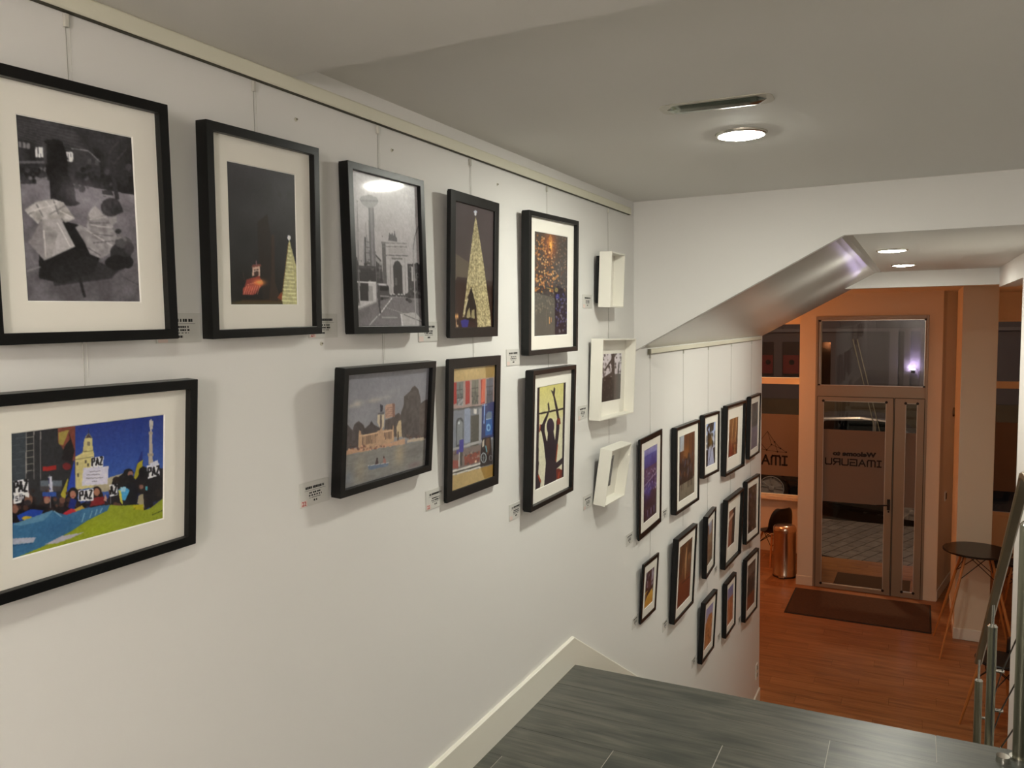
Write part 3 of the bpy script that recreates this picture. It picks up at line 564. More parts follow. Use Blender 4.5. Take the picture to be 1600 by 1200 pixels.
def pic_lighttree():
    p = Pic(100, 150, (70, 62, 60), [(180, 142), (440, 210), (428, 990), (172, 998)], 8)
    p.grad(0, 0.6, (74, 64, 63), (66, 57, 55)).grad(0.6, 1, (44, 34, 31), (26, 20, 19)); p.noise(4, 4, 6)
    p.poly([(175, 490), (280, 560), (280, 660), (200, 655), (175, 700)], (92, 82, 68)); p.poly([(175, 700), (200, 655), (440, 690), (430, 990), (172, 998)], (46, 34, 31))
    for k in range(5): p.line(178, 760+40*k, 260, 750+40*k, 3, (60, 48, 44))
    tr = [(322, 240), (345, 380), (372, 560), (392, 720), (415, 900), (420, 985), (330, 992), (322, 860), (290, 720), (262, 800), (248, 910), (232, 930), (250, 790), (268, 640), (292, 440), (308, 320)]
    p.poly(tr, (158, 146, 106)); m = p.mask(tr); p.noise(44, 46, 90, m, (1, 1, 0.8)); p.noise(24, 80, 140, m, (1, 1, 0.8))
    for k in range(22): y = 300+31*k; w = (y-240)*0.13; p.line(322-w, y, 328+w, y+6, 4, (206, 196, 150), 0.35)
    p.ell(320, 222, 7, 20, (230, 232, 244)); p.ell(320, 214, 12, 8, (210, 214, 232))
    p.poly([(290, 720), (322, 850), (325, 930), (300, 940), (250, 920), (262, 830)], (30, 22, 24)); p.poly([(262, 890), (278, 860), (286, 925), (256, 935)], (150, 140, 100)); p.poly([(292, 880), (310, 870), (312, 935), (290, 930)], (146, 136, 98)); p.line(240, 900, 268, 800, 8, (176, 166, 130))
    p.poly([(215, 960), (235, 935), (330, 960), (325, 992), (220, 992)], (44, 34, 34)); p.poly([(218, 950), (250, 938), (275, 945), (265, 992), (228, 994)], (44, 48, 120)); p.poly([(235, 935), (330, 962), (300, 945), (250, 925)], (20, 16, 18))
    for x in (178, 188, 199): p.glow(x, 920, 5, 16, (255, 190, 110), 0.95)
    p.line(190, 930, 192, 990, 3, (220, 170, 110)); p.glow(198, 985, 7, 8, (255, 220, 170), 0.8); return p
def pic_confetti():
    p = Pic(110, 190, (66, 60, 55), [(716, 350), (945, 388), (942, 1045), (716, 1055)], 9)
    p.grad(0, 0.5, (72, 62, 54), (62, 56, 52)).grad(0.5, 1, (58, 54, 52), (66, 64, 60)); p.noise(6, 5, 8)
    p.glow(828, 440, 40, 90, (170, 84, 40), 0.8); p.glow(828, 445, 12, 40, (255, 190, 90), 0.95); p.glow(760, 620, 40, 60, (70, 48, 34), 0.5)
    p.spots(300, 720, 380, 850, 760, 3, 7, [(190, 128, 62), (160, 96, 48), (120, 72, 44), (210, 160, 96), (90, 60, 44)], 0.75, 1.25); p.spots(120, 840, 390, 940, 800, 3, 6, [(120, 104, 84), (150, 120, 86), (96, 86, 78), (100, 66, 44)], 0.8, 1.3)
    p.line(845, 680, 882, 645, 14, (180, 122, 60), 0.7); p.line(800, 730, 850, 745, 8, (150, 120, 66), 0.6)
    p.poly([(718, 760), (860, 800), (858, 1048), (718, 1052)], (90, 88, 78), 0.85); p.poly([(850, 740), (880, 715), (915, 740), (940, 800), (942, 1045), (860, 1048), (858, 820)], (34, 31, 40), 0.95); p.ell(875, 790, 12, 18, (44, 48, 112)); p.ell(868, 745, 12, 16, (110, 100, 60)); p.spots(60, 862, 760, 940, 1030, 3, 7, [(96, 92, 130), (120, 116, 120), (70, 70, 110)], 0.7, 1.4); p.spots(50, 720, 760, 855, 900, 3, 6, [(130, 122, 100), (110, 104, 88)], 0.6, 1.5)
    p.line(822, 925, 822, 970, 6, (200, 150, 90), 0.9); p.line(834, 930, 834, 960, 4, (180, 130, 80), 0.9); p.line(800, 880, 800, 990, 3, (120, 112, 90), 0.6); return p
def pic_lake():
    p = Pic(170, 130, (120, 120, 122), [(88, 120), (778, 55), (745, 880), (55, 1100)], 10)
    p.grad(0, 0.7, (118, 117, 120), (132, 131, 130)); p.noise(4, 5, 5)
    p.glow(190, 365, 36, 26, (170, 162, 146), 0.9); p.glow(140, 385, 20, 14, (160, 152, 140), 0.8); p.glow(330, 335, 60, 18, (158, 150, 138), 0.8); p.glow(430, 305, 50, 14, (150, 146, 140), 0.7); p.glow(470, 260, 60, 20, (136, 134, 132), 0.6)
    def tree(pts, c): p.poly(pts, c); p.noise(10, 50, 40, p.mask(pts))
    tree([(70, 760), (72, 560), (100, 535), (132, 570), (150, 590), (165, 540), (200, 510), (240, 545), (250, 575), (290, 540), (305, 512), (330, 545), (380, 570), (400, 640), (220, 720), (90, 770)], (70, 62, 60))
    tree([(410, 600), (420, 500), (470, 485), (530, 440), (560, 470), (560, 640), (430, 650)], (78, 68, 64)); tree([(548, 440), (570, 380), (575, 300), (620, 260), (640, 225), (660, 210), (690, 240), (705, 300), (710, 360), (745, 330), (765, 330), (752, 650), (560, 650)], (74, 67, 63)); tree([(700, 380), (770, 325), (755, 640), (700, 645)], (84, 74, 68))
    p.poly([(418, 385), (430, 370), (480, 362), (497, 368), (500, 470), (420, 490)], (168, 134, 112)); p.rect(478, 362, 498, 475, (124, 92, 78))
    for k in range(5): p.line(422, 400+17*k, 476, 396+17*k, 4, (120, 92, 80)); 
    p.poly([(352, 520), (358, 455), (412, 448), (408, 560), (380, 590), (372, 560)], (184, 170, 142)); p.rect(376, 460, 392, 600, (92, 80, 74)); p.poly([(360, 440), (412, 432), (410, 452), (360, 458)], (92, 88, 88)); p.poly([(378, 365), (392, 375), (402, 380), (396, 432), (378, 436)], (46, 44, 52))
    p.poly([(195, 720), (198, 640), (205, 590), (220, 600), (222, 630), (350, 605), (360, 590), (480, 580), (480, 545), (488, 548), (492, 680), (370, 740), (200, 745)], (172, 140, 108))
    for k in range(12): p.line(232+12*k, 715-2*k, 234+12*k, 648-3*k, 5, (70, 52, 46))
    for k in range(7): p.line(400+11*k, 672-2*k, 402+11*k, 610-2*k, 5, (84, 64, 56))
    p.line(205, 640, 480, 590, 6, (206, 178, 140)); p.poly([(512, 560), (530, 510), (550, 500), (556, 640), (515, 655)], (178, 158, 122)); p.rect(520, 600, 530, 700, (60, 48, 44)); p.poly([(340, 700), (350, 640), (390, 560), (400, 600), (420, 680), (400, 735), (320, 750)], (168, 136, 106))
    p.poly([(75, 800), (95, 765), (170, 745), (330, 735), (480, 690), (580, 655), (582, 705), (400, 735), (90, 805)], (176, 138, 108)); p.spots(50, 100, 715, 570, 760, 5, 12, [(120, 76, 62), (196, 156, 124), (90, 60, 54)], 0.8); p.poly([(600, 672), (745, 640), (748, 668), (600, 694)], (176, 160, 136)); p.spots(24, 600, 630, 750, 660, 5, 10, [(110, 84, 72), (70, 58, 54)], 0.8)
    wa = [(62, 805), (90, 806), (400, 740), (580, 708), (748, 668), (745, 880), (55, 1100)]
    p.poly(wa, (122, 120, 112)); p.glow(540, 790, 40, 90, (160, 142, 112), 0.8); p.glow(210, 930, 50, 110, (146, 134, 112), 0.6); p.glow(670, 760, 90, 60, (96, 92, 88), 0.7); p.glow(110, 1000, 50, 60, (112, 118, 124), 0.7); p.glow(660, 880, 50, 24, (120, 96, 94), 0.6); p.noise(7, 20, 70, p.mask(wa))
    p.poly([(275, 895), (350, 882), (450, 862), (440, 890), (390, 905), (285, 930)], (92, 106, 124)); p.line(275, 894, 450, 864, 4, (200, 196, 188)); p.poly([(335, 880), (350, 825), (362, 850), (364, 878)], (60, 44, 44)); p.ell(353, 832, 7, 9, (50, 38, 38)); p.poly([(398, 872), (408, 815), (424, 840), (426, 866)], (150, 104, 92)); p.ell(408, 818, 7, 9, (70, 50, 48)); p.line(400, 885, 440, 895, 10, (120, 130, 140), 0.5); return p
def pic_facade():
    p = Pic(110, 150, (170, 146, 96), [(50, 90), (405, 60), (388, 1005), (35, 1135)], 11)
    p.poly([(325, 70), (405, 60), (390, 180), (330, 180)], (138, 112, 58)); p.poly([(285, 935), (390, 905), (388, 1005), (320, 1030)], (146, 114, 54)); p.glow(200, 120, 60, 40, (190, 164, 110), 0.6)
    p.poly([(48, 205), (402, 165), (390, 905), (36, 1005)], (110, 112, 112)); p.poly([(48, 205), (402, 165), (398, 400), (44, 430)], (150, 128, 118))
    for a in (50, 160, 288): p.poly([(a, 210-(a-50)*0.11), (a+36, 205-(a-50)*0.11), (a+34, 385), (a-2, 395)], (150, 52, 46))
    p.poly([(300, 180), (328, 176), (320, 370), (290, 385)], (186, 96, 70))
    for a, c in ((86, (104, 106, 100)), (214, (110, 108, 94)), (336, (90, 92, 98))):
        p.poly([(a, 205-(a-86)*0.11), (a+55, 198-(a-86)*0.11), (a+52, 390), (a-2, 400)], c)
        for k in range(9): p.line(a+2+6*k, 300-(a-86)*0.1, a+2+6*k, 400-(a-86)*0.06, 1.8, (44, 42, 42))
        p.line(a-4, 272-(a-86)*0.1, a+58, 266-(a-86)*0.1, 4, (50, 46, 44)); p.line(a-4, 340-(a-86)*0.1, a+58, 334-(a-86)*0.1, 3, (50, 46, 44)); p.line(a+26, 205-(a-86)*0.11, a+26, 300, 3, (60, 58, 54))
    p.rect(92, 345, 140, 405, (160, 160, 156)); 
    for k in range(5): p.line(95+9*k, 345, 95+9*k, 405, 2.5, (80, 80, 78)); p.line(92, 352+11*k, 140, 350+11*k, 2.5, (80, 80, 78))
    p.poly([(44, 435), (400, 385), (398, 400), (44, 455)], (84, 82, 78)); p.poly([(44, 450), (200, 430), (196, 720), (40, 770)], (116, 120, 124)); p.poly([(150, 430), (200, 425), (198, 712), (150, 725)], (130, 138, 152)); p.poly([(80, 760), (80, 540), (95, 510), (125, 505), (142, 530), (142, 745)], (74, 76, 76)); p.poly([(88, 740), (90, 560), (108, 520), (136, 545), (136, 725)], (120, 124, 122)); p.ell(104, 550, 9, 12, (180, 184, 180))
    p.poly([(205, 490), (272, 478), (268, 765), (202, 785)], (72, 70, 62)); 
    for k in range(8): p.line(205, 520+33*k, 270, 508+33*k, 2.5, (96, 94, 82)); p.line(210+8*k, 490, 210+8*k, 770, 2, (90, 88, 78))
    p.rect(228, 432, 254, 474, (188, 184, 172)); p.poly([(272, 430), (300, 425), (296, 700), (272, 700)], (140, 140, 138))
    p.poly([(296, 400), (400, 370), (394, 690), (292, 715)], (46, 54, 92)); p.poly([(326, 660), (330, 480), (350, 452), (382, 455), (384, 650)], (40, 84, 140)); p.poly([(330, 520), (334, 475), (352, 456), (378, 460), (380, 515)], (96, 110, 120)); p.ell(352, 592, 18, 32, (120, 160, 186)); p.ell(352, 592, 9, 17, (40, 84, 140)); p.line(332, 522, 372, 516, 5, (180, 196, 206)); p.line(320, 392, 314, 560, 8, (120, 150, 196)); p.line(296, 405, 340, 398, 6, (170, 176, 190))
    p.poly([(40, 770), (390, 670), (390, 690), (38, 792)], (150, 148, 142)); p.poly([(40, 792), (292, 735), (290, 890), (38, 950)], (110, 98, 90)); p.poly([(150, 830), (280, 790), (276, 880), (150, 915)], (124, 66, 54)); p.rect(44, 870, 100, 940, (140, 72, 62)); p.spots(26, 60, 800, 280, 900, 5, 12, [(140, 128, 112), (96, 70, 60), (74, 68, 66)], 0.7)
    p.poly([(108, 700), (144, 690), (142, 790), (128, 815), (106, 795)], (62, 58, 128)); p.rect(84, 780, 104, 815, (74, 62, 120)); p.line(108, 800, 104, 925, 9, (170, 168, 158)); p.poly([(112, 800), (135, 800), (130, 915), (116, 915)], (70, 66, 62))
    p.poly([(36, 960), (285, 890), (285, 905), (36, 978)], (190, 186, 172)); p.poly([(36, 978), (285, 908), (285, 918), (36, 990)], (60, 58, 48)); p.poly([(36, 990), (290, 918), (290, 932), (36, 1004)], (186, 182, 168))
    p.poly([(285, 800), (300, 680), (370, 670), (385, 870), (385, 900), (284, 926)], (38, 33, 34)); p.ell(311, 848, 24, 44, (150, 160, 158)); p.ell(311, 848, 18, 36, (34, 32, 33)); p.line(311, 806, 311, 890, 3, (120, 130, 128)); p.line(290, 848, 332, 848, 3, (120, 130, 128)); p.poly([(330, 690), (360, 680), (370, 760), (345, 830), (332, 780)], (84, 60, 44)); p.line(328, 745, 338, 800, 8, (90, 150, 160)); p.ell(370, 850, 14, 26, (130, 130, 126)); p.ell(370, 850, 10, 20, (36, 33, 33)); p.poly([(300, 710), (316, 690), (316, 750), (300, 760)], (170, 160, 140)); p.glow(245, 880, 8, 10, (240, 226, 180), 0.9); return p
def pic_silhouette():
    p = Pic(100, 160, (206, 200, 170), [(230, 365), (400, 333), (388, 880), (220, 958)], 12)
    p.grad(0, 0.35, (196, 188, 112), (204, 198, 142)).grad(0.35, 1, (206, 202, 160), (214, 208, 180)); D_ = (46, 40, 46)
    p.poly([(228, 366), (246, 362), (240, 935), (218, 958)], D_); p.poly([(387, 336), (401, 333), (390, 880), (376, 888)], D_); p.line(240, 518, 390, 486, 9, (40, 34, 34))
    p.poly([(274, 935), (284, 800), (272, 690), (258, 620), (250, 610), (248, 590), (262, 575), (285, 525), (297, 500), (293, 460), (300, 448), (306, 490), (296, 530), (278, 580), (276, 620), (288, 672), (302, 680), (320, 690), (336, 680), (343, 610), (344, 560), (350, 545), (340, 490), (326, 415), (312, 380), (326, 388), (330, 362), (338, 372), (334, 410), (352, 480), (362, 540), (362, 600), (356, 660), (344, 760), (346, 890), (336, 910)], D_)
    p.ell(310, 590, 22, 48, (52, 44, 54)); p.ell(326, 590, 6, 22, (52, 44, 54)); p.poly([(296, 620), (328, 620), (340, 690), (290, 690)], D_)
    p.poly([(348, 545), (366, 540), (370, 575), (350, 580)], (120, 54, 40)); p.line(252, 578, 246, 622, 7, (140, 70, 48)); p.line(352, 690, 342, 790, 6, (150, 70, 44)); p.poly([(342, 800), (378, 770), (388, 760), (382, 800), (344, 835)], D_); p.poly([(344, 835), (360, 830), (378, 840), (376, 885), (345, 895)], (110, 48, 40)); p.line(362, 850, 356, 888, 6, (170, 70, 40)); p.poly([(238, 760), (244, 800), (240, 860), (256, 900), (250, 940), (222, 955), (224, 770)], D_); p.line(240, 870, 254, 910, 8, (170, 72, 44)); return p
def simple(seed, nx=56, ny=80):
    return Pic(nx, ny, (60, 50, 44), None, seed)
def pic_branches():
    p = simple(21); p.grad(0, 0.55, (208, 200, 196), (190, 182, 178)).grad(0.55, 1, (52, 46, 42), (40, 36, 33)); p.spots(60, 0, 0, 1, 0.5, 0.01, 0.04, [(60, 54, 50), (120, 112, 108)], 0.9)
    for x0, y0, x1, y1, w in ((0.62, 0, 0.72, 1, 0.13), (0.1, 0, 0.3, 0.5, 0.04), (0.62, 0.1, 0.3, 0.35, 0.05), (0, 0.6, 0.7, 0.4, 0.07), (0.5, 0.5, 0.8, 0.55, 0.05), (0.9, 0.2, 0.85, 0.6, 0.05)): p.line(x0, y0, x1, y1, w, (52, 46, 42))
    p.rect(0, 0.56, 1, 1, (34, 30, 28)); p.rect(0.35, 0.5, 0.6, 0.55, (24, 21, 20)); p.spots(40, 0, 0.58, 0.7, 1, 0.01, 0.03, [(80, 74, 68), (56, 50, 46)], 0.7); p.rect(0.72, 0.45, 1, 1, (72, 66, 60)); return p.blur(1)
def pic_greystreet():
    p = simple(22, 30, 40); p.grad(0, 1, (150, 146, 140), (60, 57, 54)); p.rect(0.1, 0.3, 0.5, 1, (48, 45, 43)); p.rect(0.6, 0.1, 1, 0.8, (96, 92, 88)); p.noise(20, 10, 14); return p
def pic_city():
    p = simple(23, 70, 100); p.grad(0, 0.09, (150, 148, 186), (120, 122, 176)).grad(0.09, 0.26, (74, 82, 150), (60, 60, 120)).grad(0.26, 0.6, (84, 62, 88), (66, 52, 96)).grad(0.6, 1, (52, 38, 54), (26, 20, 36)); p.noise(14, 8, 14)
    p.spots(150, 0, 0.3, 1, 0.62, 0.008, 0.026, [(150, 140, 170), (190, 180, 196), (110, 84, 104), (60, 56, 130), (46, 36, 60)], 0.85, 0.8); p.glow(0.35, 0.62, 0.3, 0.1, (70, 74, 160), 0.6); p.spots(60, 0, 0.62, 1, 0.98, 0.01, 0.03, [(60, 44, 60), (36, 30, 70), (84, 60, 70)], 0.7)
    for x in (0.3, 0.55, 0.78): p.rect(x, 0.86, x+0.05, 0.95, (150, 140, 180), 0.8)
    p.line(0, 0.5, 1, 0.4, 0.012, (150, 136, 150)); return p
def pic_horses():
    p = simple(24, 70, 100); p.grad(0, 0.72, (96, 60, 40), (72, 46, 34)).grad(0.72, 1, (128, 118, 98), (104, 96, 80)); p.rect(0, 0, 0.3, 0.24, (170, 176, 178)); p.rect(0, 0, 0.06, 1, (40, 32, 28))
    for k in range(7): p.rect(0.34+0.1*k, 0, 0.37+0.1*k, 0.7, (58, 36, 26) if k % 2 else (128, 84, 54), 0.7)
    p.glow(0.45, 0.3, 0.2, 0.14, (150, 96, 50), 0.8); p.poly([(0.05, 0.75), (0.1, 0.45), (0.35, 0.4), (0.5, 0.5), (0.85, 0.5), (0.9, 0.75)], (46, 34, 30)); p.spots(40, 0.05, 0.35, 0.9, 0.7, 0.02, 0.06, [(40, 30, 28), (110, 70, 46), (80, 74, 80), (64, 42, 32)], 0.8)
    for x in (0.15, 0.25, 0.55, 0.62, 0.75, 0.82): p.line(x, 0.65, x+0.01, 0.85, 0.03, (32, 26, 24))
    p.line(0.45, 0.92, 0.46, 0.96, 0.02, (40, 36, 30)); return p
def pic_treepath():
    p = simple(25, 50, 72); p.grad(0, 0.5, (150, 170, 210), (190, 200, 214)).grad(0.5, 1, (170, 174, 190), (150, 152, 170)); p.spots(46, 0, 0, 1, 0.55, 0.04, 0.1, [(50, 48, 40), (70, 66, 50), (36, 34, 30)], 0.9); p.glow(0.5, 0.42, 0.2, 0.14, (120, 92, 40), 0.9); p.poly([(0, 0.6), (0.25, 0.62), (0.2, 1), (0, 1)], (40, 36, 32)); p.poly([(1, 0.6), (0.75, 0.62), (0.9, 1), (1, 1)], (44, 38, 34)); p.line(0.62, 0.55, 0.3, 0.95, 0.03, (40, 36, 34)); return p
def pic_gold():
    p = simple(26, 50, 60); p.grad(0, 1, (150, 112, 70), (90, 56, 40))
    for k in range(9): p.line(0.1+0.12*k, 0, -0.1+0.13*k, 1, 0.05, [(190, 150, 100), (80, 48, 32), (120, 70, 44)][k % 3], 0.9)
    p.glow(0.3, 0.9, 0.3, 0.2, (110, 30, 26), 0.7); p.spots(20, 0.5, 0.5, 1, 1, 0.02, 0.07, [(60, 36, 28), (150, 100, 60)], 0.8); return p
def pic_greymist():
    p = simple(27, 40, 60); p.grad(0, 0.5, (84, 84, 82), (96, 98, 94)).grad(0.5, 1, (124, 120, 130), (110, 104, 108)); p.noise(10, 6, 10); p.rect(0.1, 0.42, 0.9, 0.52, (70, 74, 70), 0.6); return p
def pic_reflect():
    p = simple(28, 60, 84); p.grad(0, 0.6, (70, 48, 34), (96, 62, 42)).grad(0.6, 1, (104, 56, 38), (92, 46, 32)); p.spots(40, 0, 0, 1, 0.5, 0.02, 0.07, [(44, 32, 26), (120, 90, 60), (70, 50, 36)], 0.7); p.line(0.55, 0.1, 0.55, 0.62, 0.05, (190, 150, 100), 0.8); p.glow(0.55, 0.3, 0.1, 0.2, (200, 160, 110), 0.5); p.line(0.3, 0.64, 1, 0.66, 0.02, (52, 34, 28)); return p
def pic_alley():
    p = simple(29, 36, 60); p.grad(0, 0.3, (150, 150, 160), (130, 126, 130)).grad(0.3, 1, (130, 108, 84), (92, 76, 58)); p.rect(0, 0.05, 0.25, 0.9, (110, 84, 66)); p.rect(0.75, 0, 1, 0.9, (104, 80, 62)); p.spots(20, 0.2, 0.4, 0.8, 0.9, 0.03, 0.08, [(90, 70, 54), (150, 130, 100)], 0.8); return p
def pic_door():
    p = simple(30, 40, 56); p.grad(0, 1, (120, 76, 54), (96, 60, 44)); p.rect(0.6, 0, 1, 1, (40, 30, 28)); p.poly([(0, 0.2), (0.75, 0.12), (0.75, 0.2), (0, 0.3)], (176, 150, 126)); p.rect(0.0, 0.3, 0.55, 1, (124, 78, 58)); p.noise(8, 10, 14); return p
def pic_crowd():
    p = simple(31, 50, 70); p.grad(0, 1, (60, 50, 44), (46, 34, 28)); p.spots(90, 0, 0.1, 1, 1, 0.02, 0.06, [(90, 84, 96), (50, 38, 32), (120, 96, 80), (30, 24, 24), (80, 52, 40)], 0.8); return p
def pic_dancers():
    p = simple(32, 46, 64); p.grad(0, 0.55, (72, 48, 44), (56, 38, 36)).grad(0.55, 1, (190, 150, 60), (170, 120, 50)); p.spots(26, 0, 0.1, 1, 0.6, 0.03, 0.09, [(150, 140, 150), (46, 32, 36), (90, 60, 56)], 0.85, 1.6); p.poly([(0, 0.62), (1, 0.45), (1, 0.55), (0.3, 0.7), (0, 0.85)], (60, 40, 36)); p.line(0.05, 0.8, 0.2, 0.6, 0.05, (150, 120, 90)); return p
def pic_tower():
    p = simple(33, 44, 64); p.grad(0, 0.35, (118, 118, 150), (140, 132, 140)).grad(0.35, 1, (150, 96, 56), (120, 74, 44)); p.poly([(0.2, 0.3), (0.5, 0.22), (0.9, 0.25), (1, 1), (0.1, 1)], (146, 96, 58)); p.spots(36, 0.1, 0.35, 1, 1, 0.02, 0.05, [(110, 70, 44), (176, 124, 78), (90, 58, 40)], 0.8); return p
def pic_mountain():
    p = simple(34, 44, 64); p.grad(0, 0.3, (92, 92, 128), (120, 112, 130)).grad(0.3, 1, (150, 88, 56), (110, 66, 40)); p.poly([(0, 0.5), (0.3, 0.28), (0.6, 0.34), (1, 0.5), (1, 1), (0, 1)], (140, 86, 56)); p.line(0.35, 0.3, 0.3, 0.9, 0.05, (180, 130, 90)); p.noise(10, 8, 14); return p
def pic_warehouse():
    p = simple(35, 48, 70); p.grad(0, 0.7, (72, 58, 48), (84, 66, 54)).grad(0.7, 1, (112, 66, 46), (100, 58, 40)); 
    for k in range(6): p.line(0, 0.14+0.03*k, 1, 0.06+0.03*k, 0.012, (130, 116, 104), 0.8)
    p.poly([(0.05, 0.3), (0.9, 0.28), (0.9, 0.65), (0.05, 0.7)], (60, 50, 44)); p.spots(20, 0, 0.3, 1, 0.7, 0.03, 0.07, [(84, 70, 60), (46, 38, 34)], 0.7); return p


# ------------------------------------------------------------------ framed photographs
def frame_matrix(yc, zc, w, h, tilt, swing, roll, off=0.004):
    u = Vector((0, math.cos(roll), math.sin(roll))); v = Vector((0, -math.sin(roll), math.cos(roll))); n = Vector((1, 0, 0))
    R = Matrix.Rotation(swing, 3, 'Z')@Matrix.Rotation(tilt, 3, 'Y'); u, v, n = R@u, R@v, R@n
    mx = min((su*w/2*u+sv*h/2*v).x for su in (-1, 1) for sv in (-1, 1))
    o = Vector((WX-mx+off, yc, zc))-v*(h/2)
    return Matrix(((u.x, -n.x, v.x, o.x), (u.y, -n.y, v.y, o.y), (u.z, -n.z, v.z, o.z), (0, 0, 0, 1)))
def ring(mb, W0, H0, W1, H1, y0, y1, zc, yi=None):
    """mitred rectangular ring, outer W0 x H0, opening W1 x H1, from y0 (front) back to y1; centred at x=0, z=zc"""
    yi = y0 if yi is None else yi
    o = [(-W0/2, -H0/2), (W0/2, -H0/2), (W0/2, H0/2), (-W0/2, H0/2)]; i = [(-W1/2, -H1/2), (W1/2, -H1/2), (W1/2, H1/2), (-W1/2, H1/2)]
    vs = [(x, y0, z+zc) for x, z in o]+[(x, yi, z+zc) for x, z in i]+[(x, y1, z+zc) for x, z in o]+[(x, y1, z+zc) for x, z in i]
    fs = []
    for k in range(4):
        j = (k+1) % 4; fs += [(k, j, 4+j, 4+k), (8+k, 12+k, 12+j, 8+j), (k, 8+k, 8+j, j), (4+k, 4+j, 12+j, 12+k)]
    return mb.add(vs, fs)
def framed(label, pic, yc, zc, w, h, d, b, pw, ph, tilt, swing, roll, mount=True, rec=0.016, gain=1.6, group='framed photographs on the stair wall', lift=0.004):
    t = thing('framed_photo', label, 'picture', group=group); t.matrix_world = frame_matrix(yc, zc, w, h, tilt, swing, roll)
    zc = h/2; iw, ih = w-2*b, h-2*b
    ring(MB(), w, h, iw, ih, -d, -0.004, zc).build('frame', M_black, t, bevel=0.0012, seg=2)
    MB().box(-w/2+0.004, w/2-0.004, -0.004, 0.0, 0.004, h-0.004).build('backing', M_blackflat, t)
    yp = -d+rec
    if mount:
        ring(MB(), iw+0.004, ih+0.004, pw, ph, yp, yp+0.0022, zc).build('mount', M_mat, t)
        ring(MB(), pw+0.0012, ph+0.0012, pw-0.004, ph-0.004, yp+0.0004, yp+0.0024, zc, yi=yp+0.0022).build('mount_bevel', M_bev, t)
        yq = yp+0.0025
    else: yq = yp
    o = bpy.data.objects.new('print', pic.mesh(pw, ph, gain, lift)); C.objects.link(o); o.parent = t; o.location = (0, yq, zc)
    MB().add([(-iw/2, yp-0.003, zc-ih/2), (iw/2, yp-0.003, zc-ih/2), (iw/2, yp-0.003, zc+ih/2), (-iw/2, yp-0.003, zc+ih/2)], [(0, 1, 2, 3)]).build('glass', M_pane, t)
    return t
def S_(label, pic, yc, zc, tilt, sw, roll, **k): return framed(label, pic, yc, zc, 0.362, 0.470, 0.036, 0.020, 0.221, 0.322, tilt, sw, roll, **k)
def G_(label, pic, yc, zc, tilt, sw, roll, w=0.46, h=0.572, pw=0.31, ph=0.425, **k): return framed(label, pic, yc, zc, w, h, 0.038, 0.020, pw, ph, tilt, sw, roll, **k)
S_('black framed black and white photo of a child sitting by bags in a station', pic_station(), 0.973, 0.214, 0.009, -0.053, 0.011, gain=2.2)
S_('black framed night photo with a small golden light tree and a red lit tower', pic_nighttree(), 1.437, 0.216, 0.031, 0.003, 0.017, gain=1.7)
framed('black framed monochrome photo of an arch and tall tower with lamp glare', pic_arch(), 1.926, 0.213, 0.361, 0.468, 0.036, 0.0205, 0.320, 0.427, -0.018, -0.021, -0.003, mount=False, rec=0.013, gain=1.35)
framed('slim black wide-edged frame with a tall conical tree of lights at dusk', pic_lighttree(), 2.446, 0.202, 0.362, 0.488, 0.018, 0.034, 0.294, 0.420, 0.029, 0.035, 0.0, mount=False, rec=0.007, gain=1.3, lift=0.01)
G_('large black framed photo of glowing orange specks in the dark with cream mount', pic_confetti(), 3.079, 0.164, 0.022, -0.047, 0.009, gain=1.15)
framed('black framed landscape photo of protesters holding white placards above a blue and yellow flag', pic_protest(), 0.961, -0.280, 0.463, 0.357, 0.035, 0.020, 0.318, 0.220, 0.069, 0.034, -0.006, gain=1.3, rec=0.014)
framed('black framed unmounted landscape photo of a rowing boat on a lake before a colonnade', pic_lake(), 1.896, -0.283, 0.464, 0.352, 0.036, 0.020, 0.424, 0.312, 0.072, 0.019, -0.006, mount=False, rec=0.014, gain=1.5)
framed('slim black wide-edged frame with a red and grey street facade and bicycle on tan paper', pic_facade(), 2.433, -0.354, 0.368, 0.485, 0.016, 0.034, 0.300, 0.417, 0.037, -0.003, -0.004, mount=False, rec=0.007, gain=1.35)
G_('large black framed photo of a dark silhouetted figure with raised arms on yellow', pic_silhouette(), 3.066, -0.467, 0.035, 0.013, 0.001, gain=1.3)
LG = 'framed photographs beside the lower stairs'
lo = dict(rec=0.009, group=LG)
framed('thin black frame with a blue and purple city view under distant hills', pic_city(), 4.531, -0.948, 0.472, 0.585, 0.014, 0.032, 0.283, 0.43, 0.015, 0.02, 0.009, gain=1.25, rec=0.004, group=LG)
G_('black framed photo of dark horses before a tall brown facade, beside the city view', pic_horses(), 5.294, -0.969, 0.005, -0.04, -0.004, w=0.53, h=0.574, pw=0.36, ph=0.435, gain=1.25, **lo)
S_('small black framed photo of a pale path between trees in the top stair row', pic_treepath(), 5.976, -0.918, 0.002, -0.09, -0.006, gain=1.25, **lo)
framed('deep black framed photo of golden brown streaks in a wide square mount', pic_gold(), 6.812, -0.975, 0.59, 0.583, 0.041, 0.022, 0.285, 0.323, 0.022, -0.069, -0.006, rec=0.026, gain=1.3, group=LG)
G_('black framed misty grey photo nearest the wall end in the top stair row', pic_greymist(), 7.80, -0.995, 0.016, -0.03, 0.0, h=0.59, pw=0.30, ph=0.44, gain=1.4, **lo)
G_('black framed reddish brown photo with a glowing reflection, left of middle row', pic_reflect(), 5.214, -1.684, 0.048, -0.024, 0.002, gain=1.5, **lo)
S_('small black framed photo of a tan alley in the middle stair row', pic_alley(), 5.979, -1.671, 0.021, 0.05, 0.0, gain=1.55, **lo)
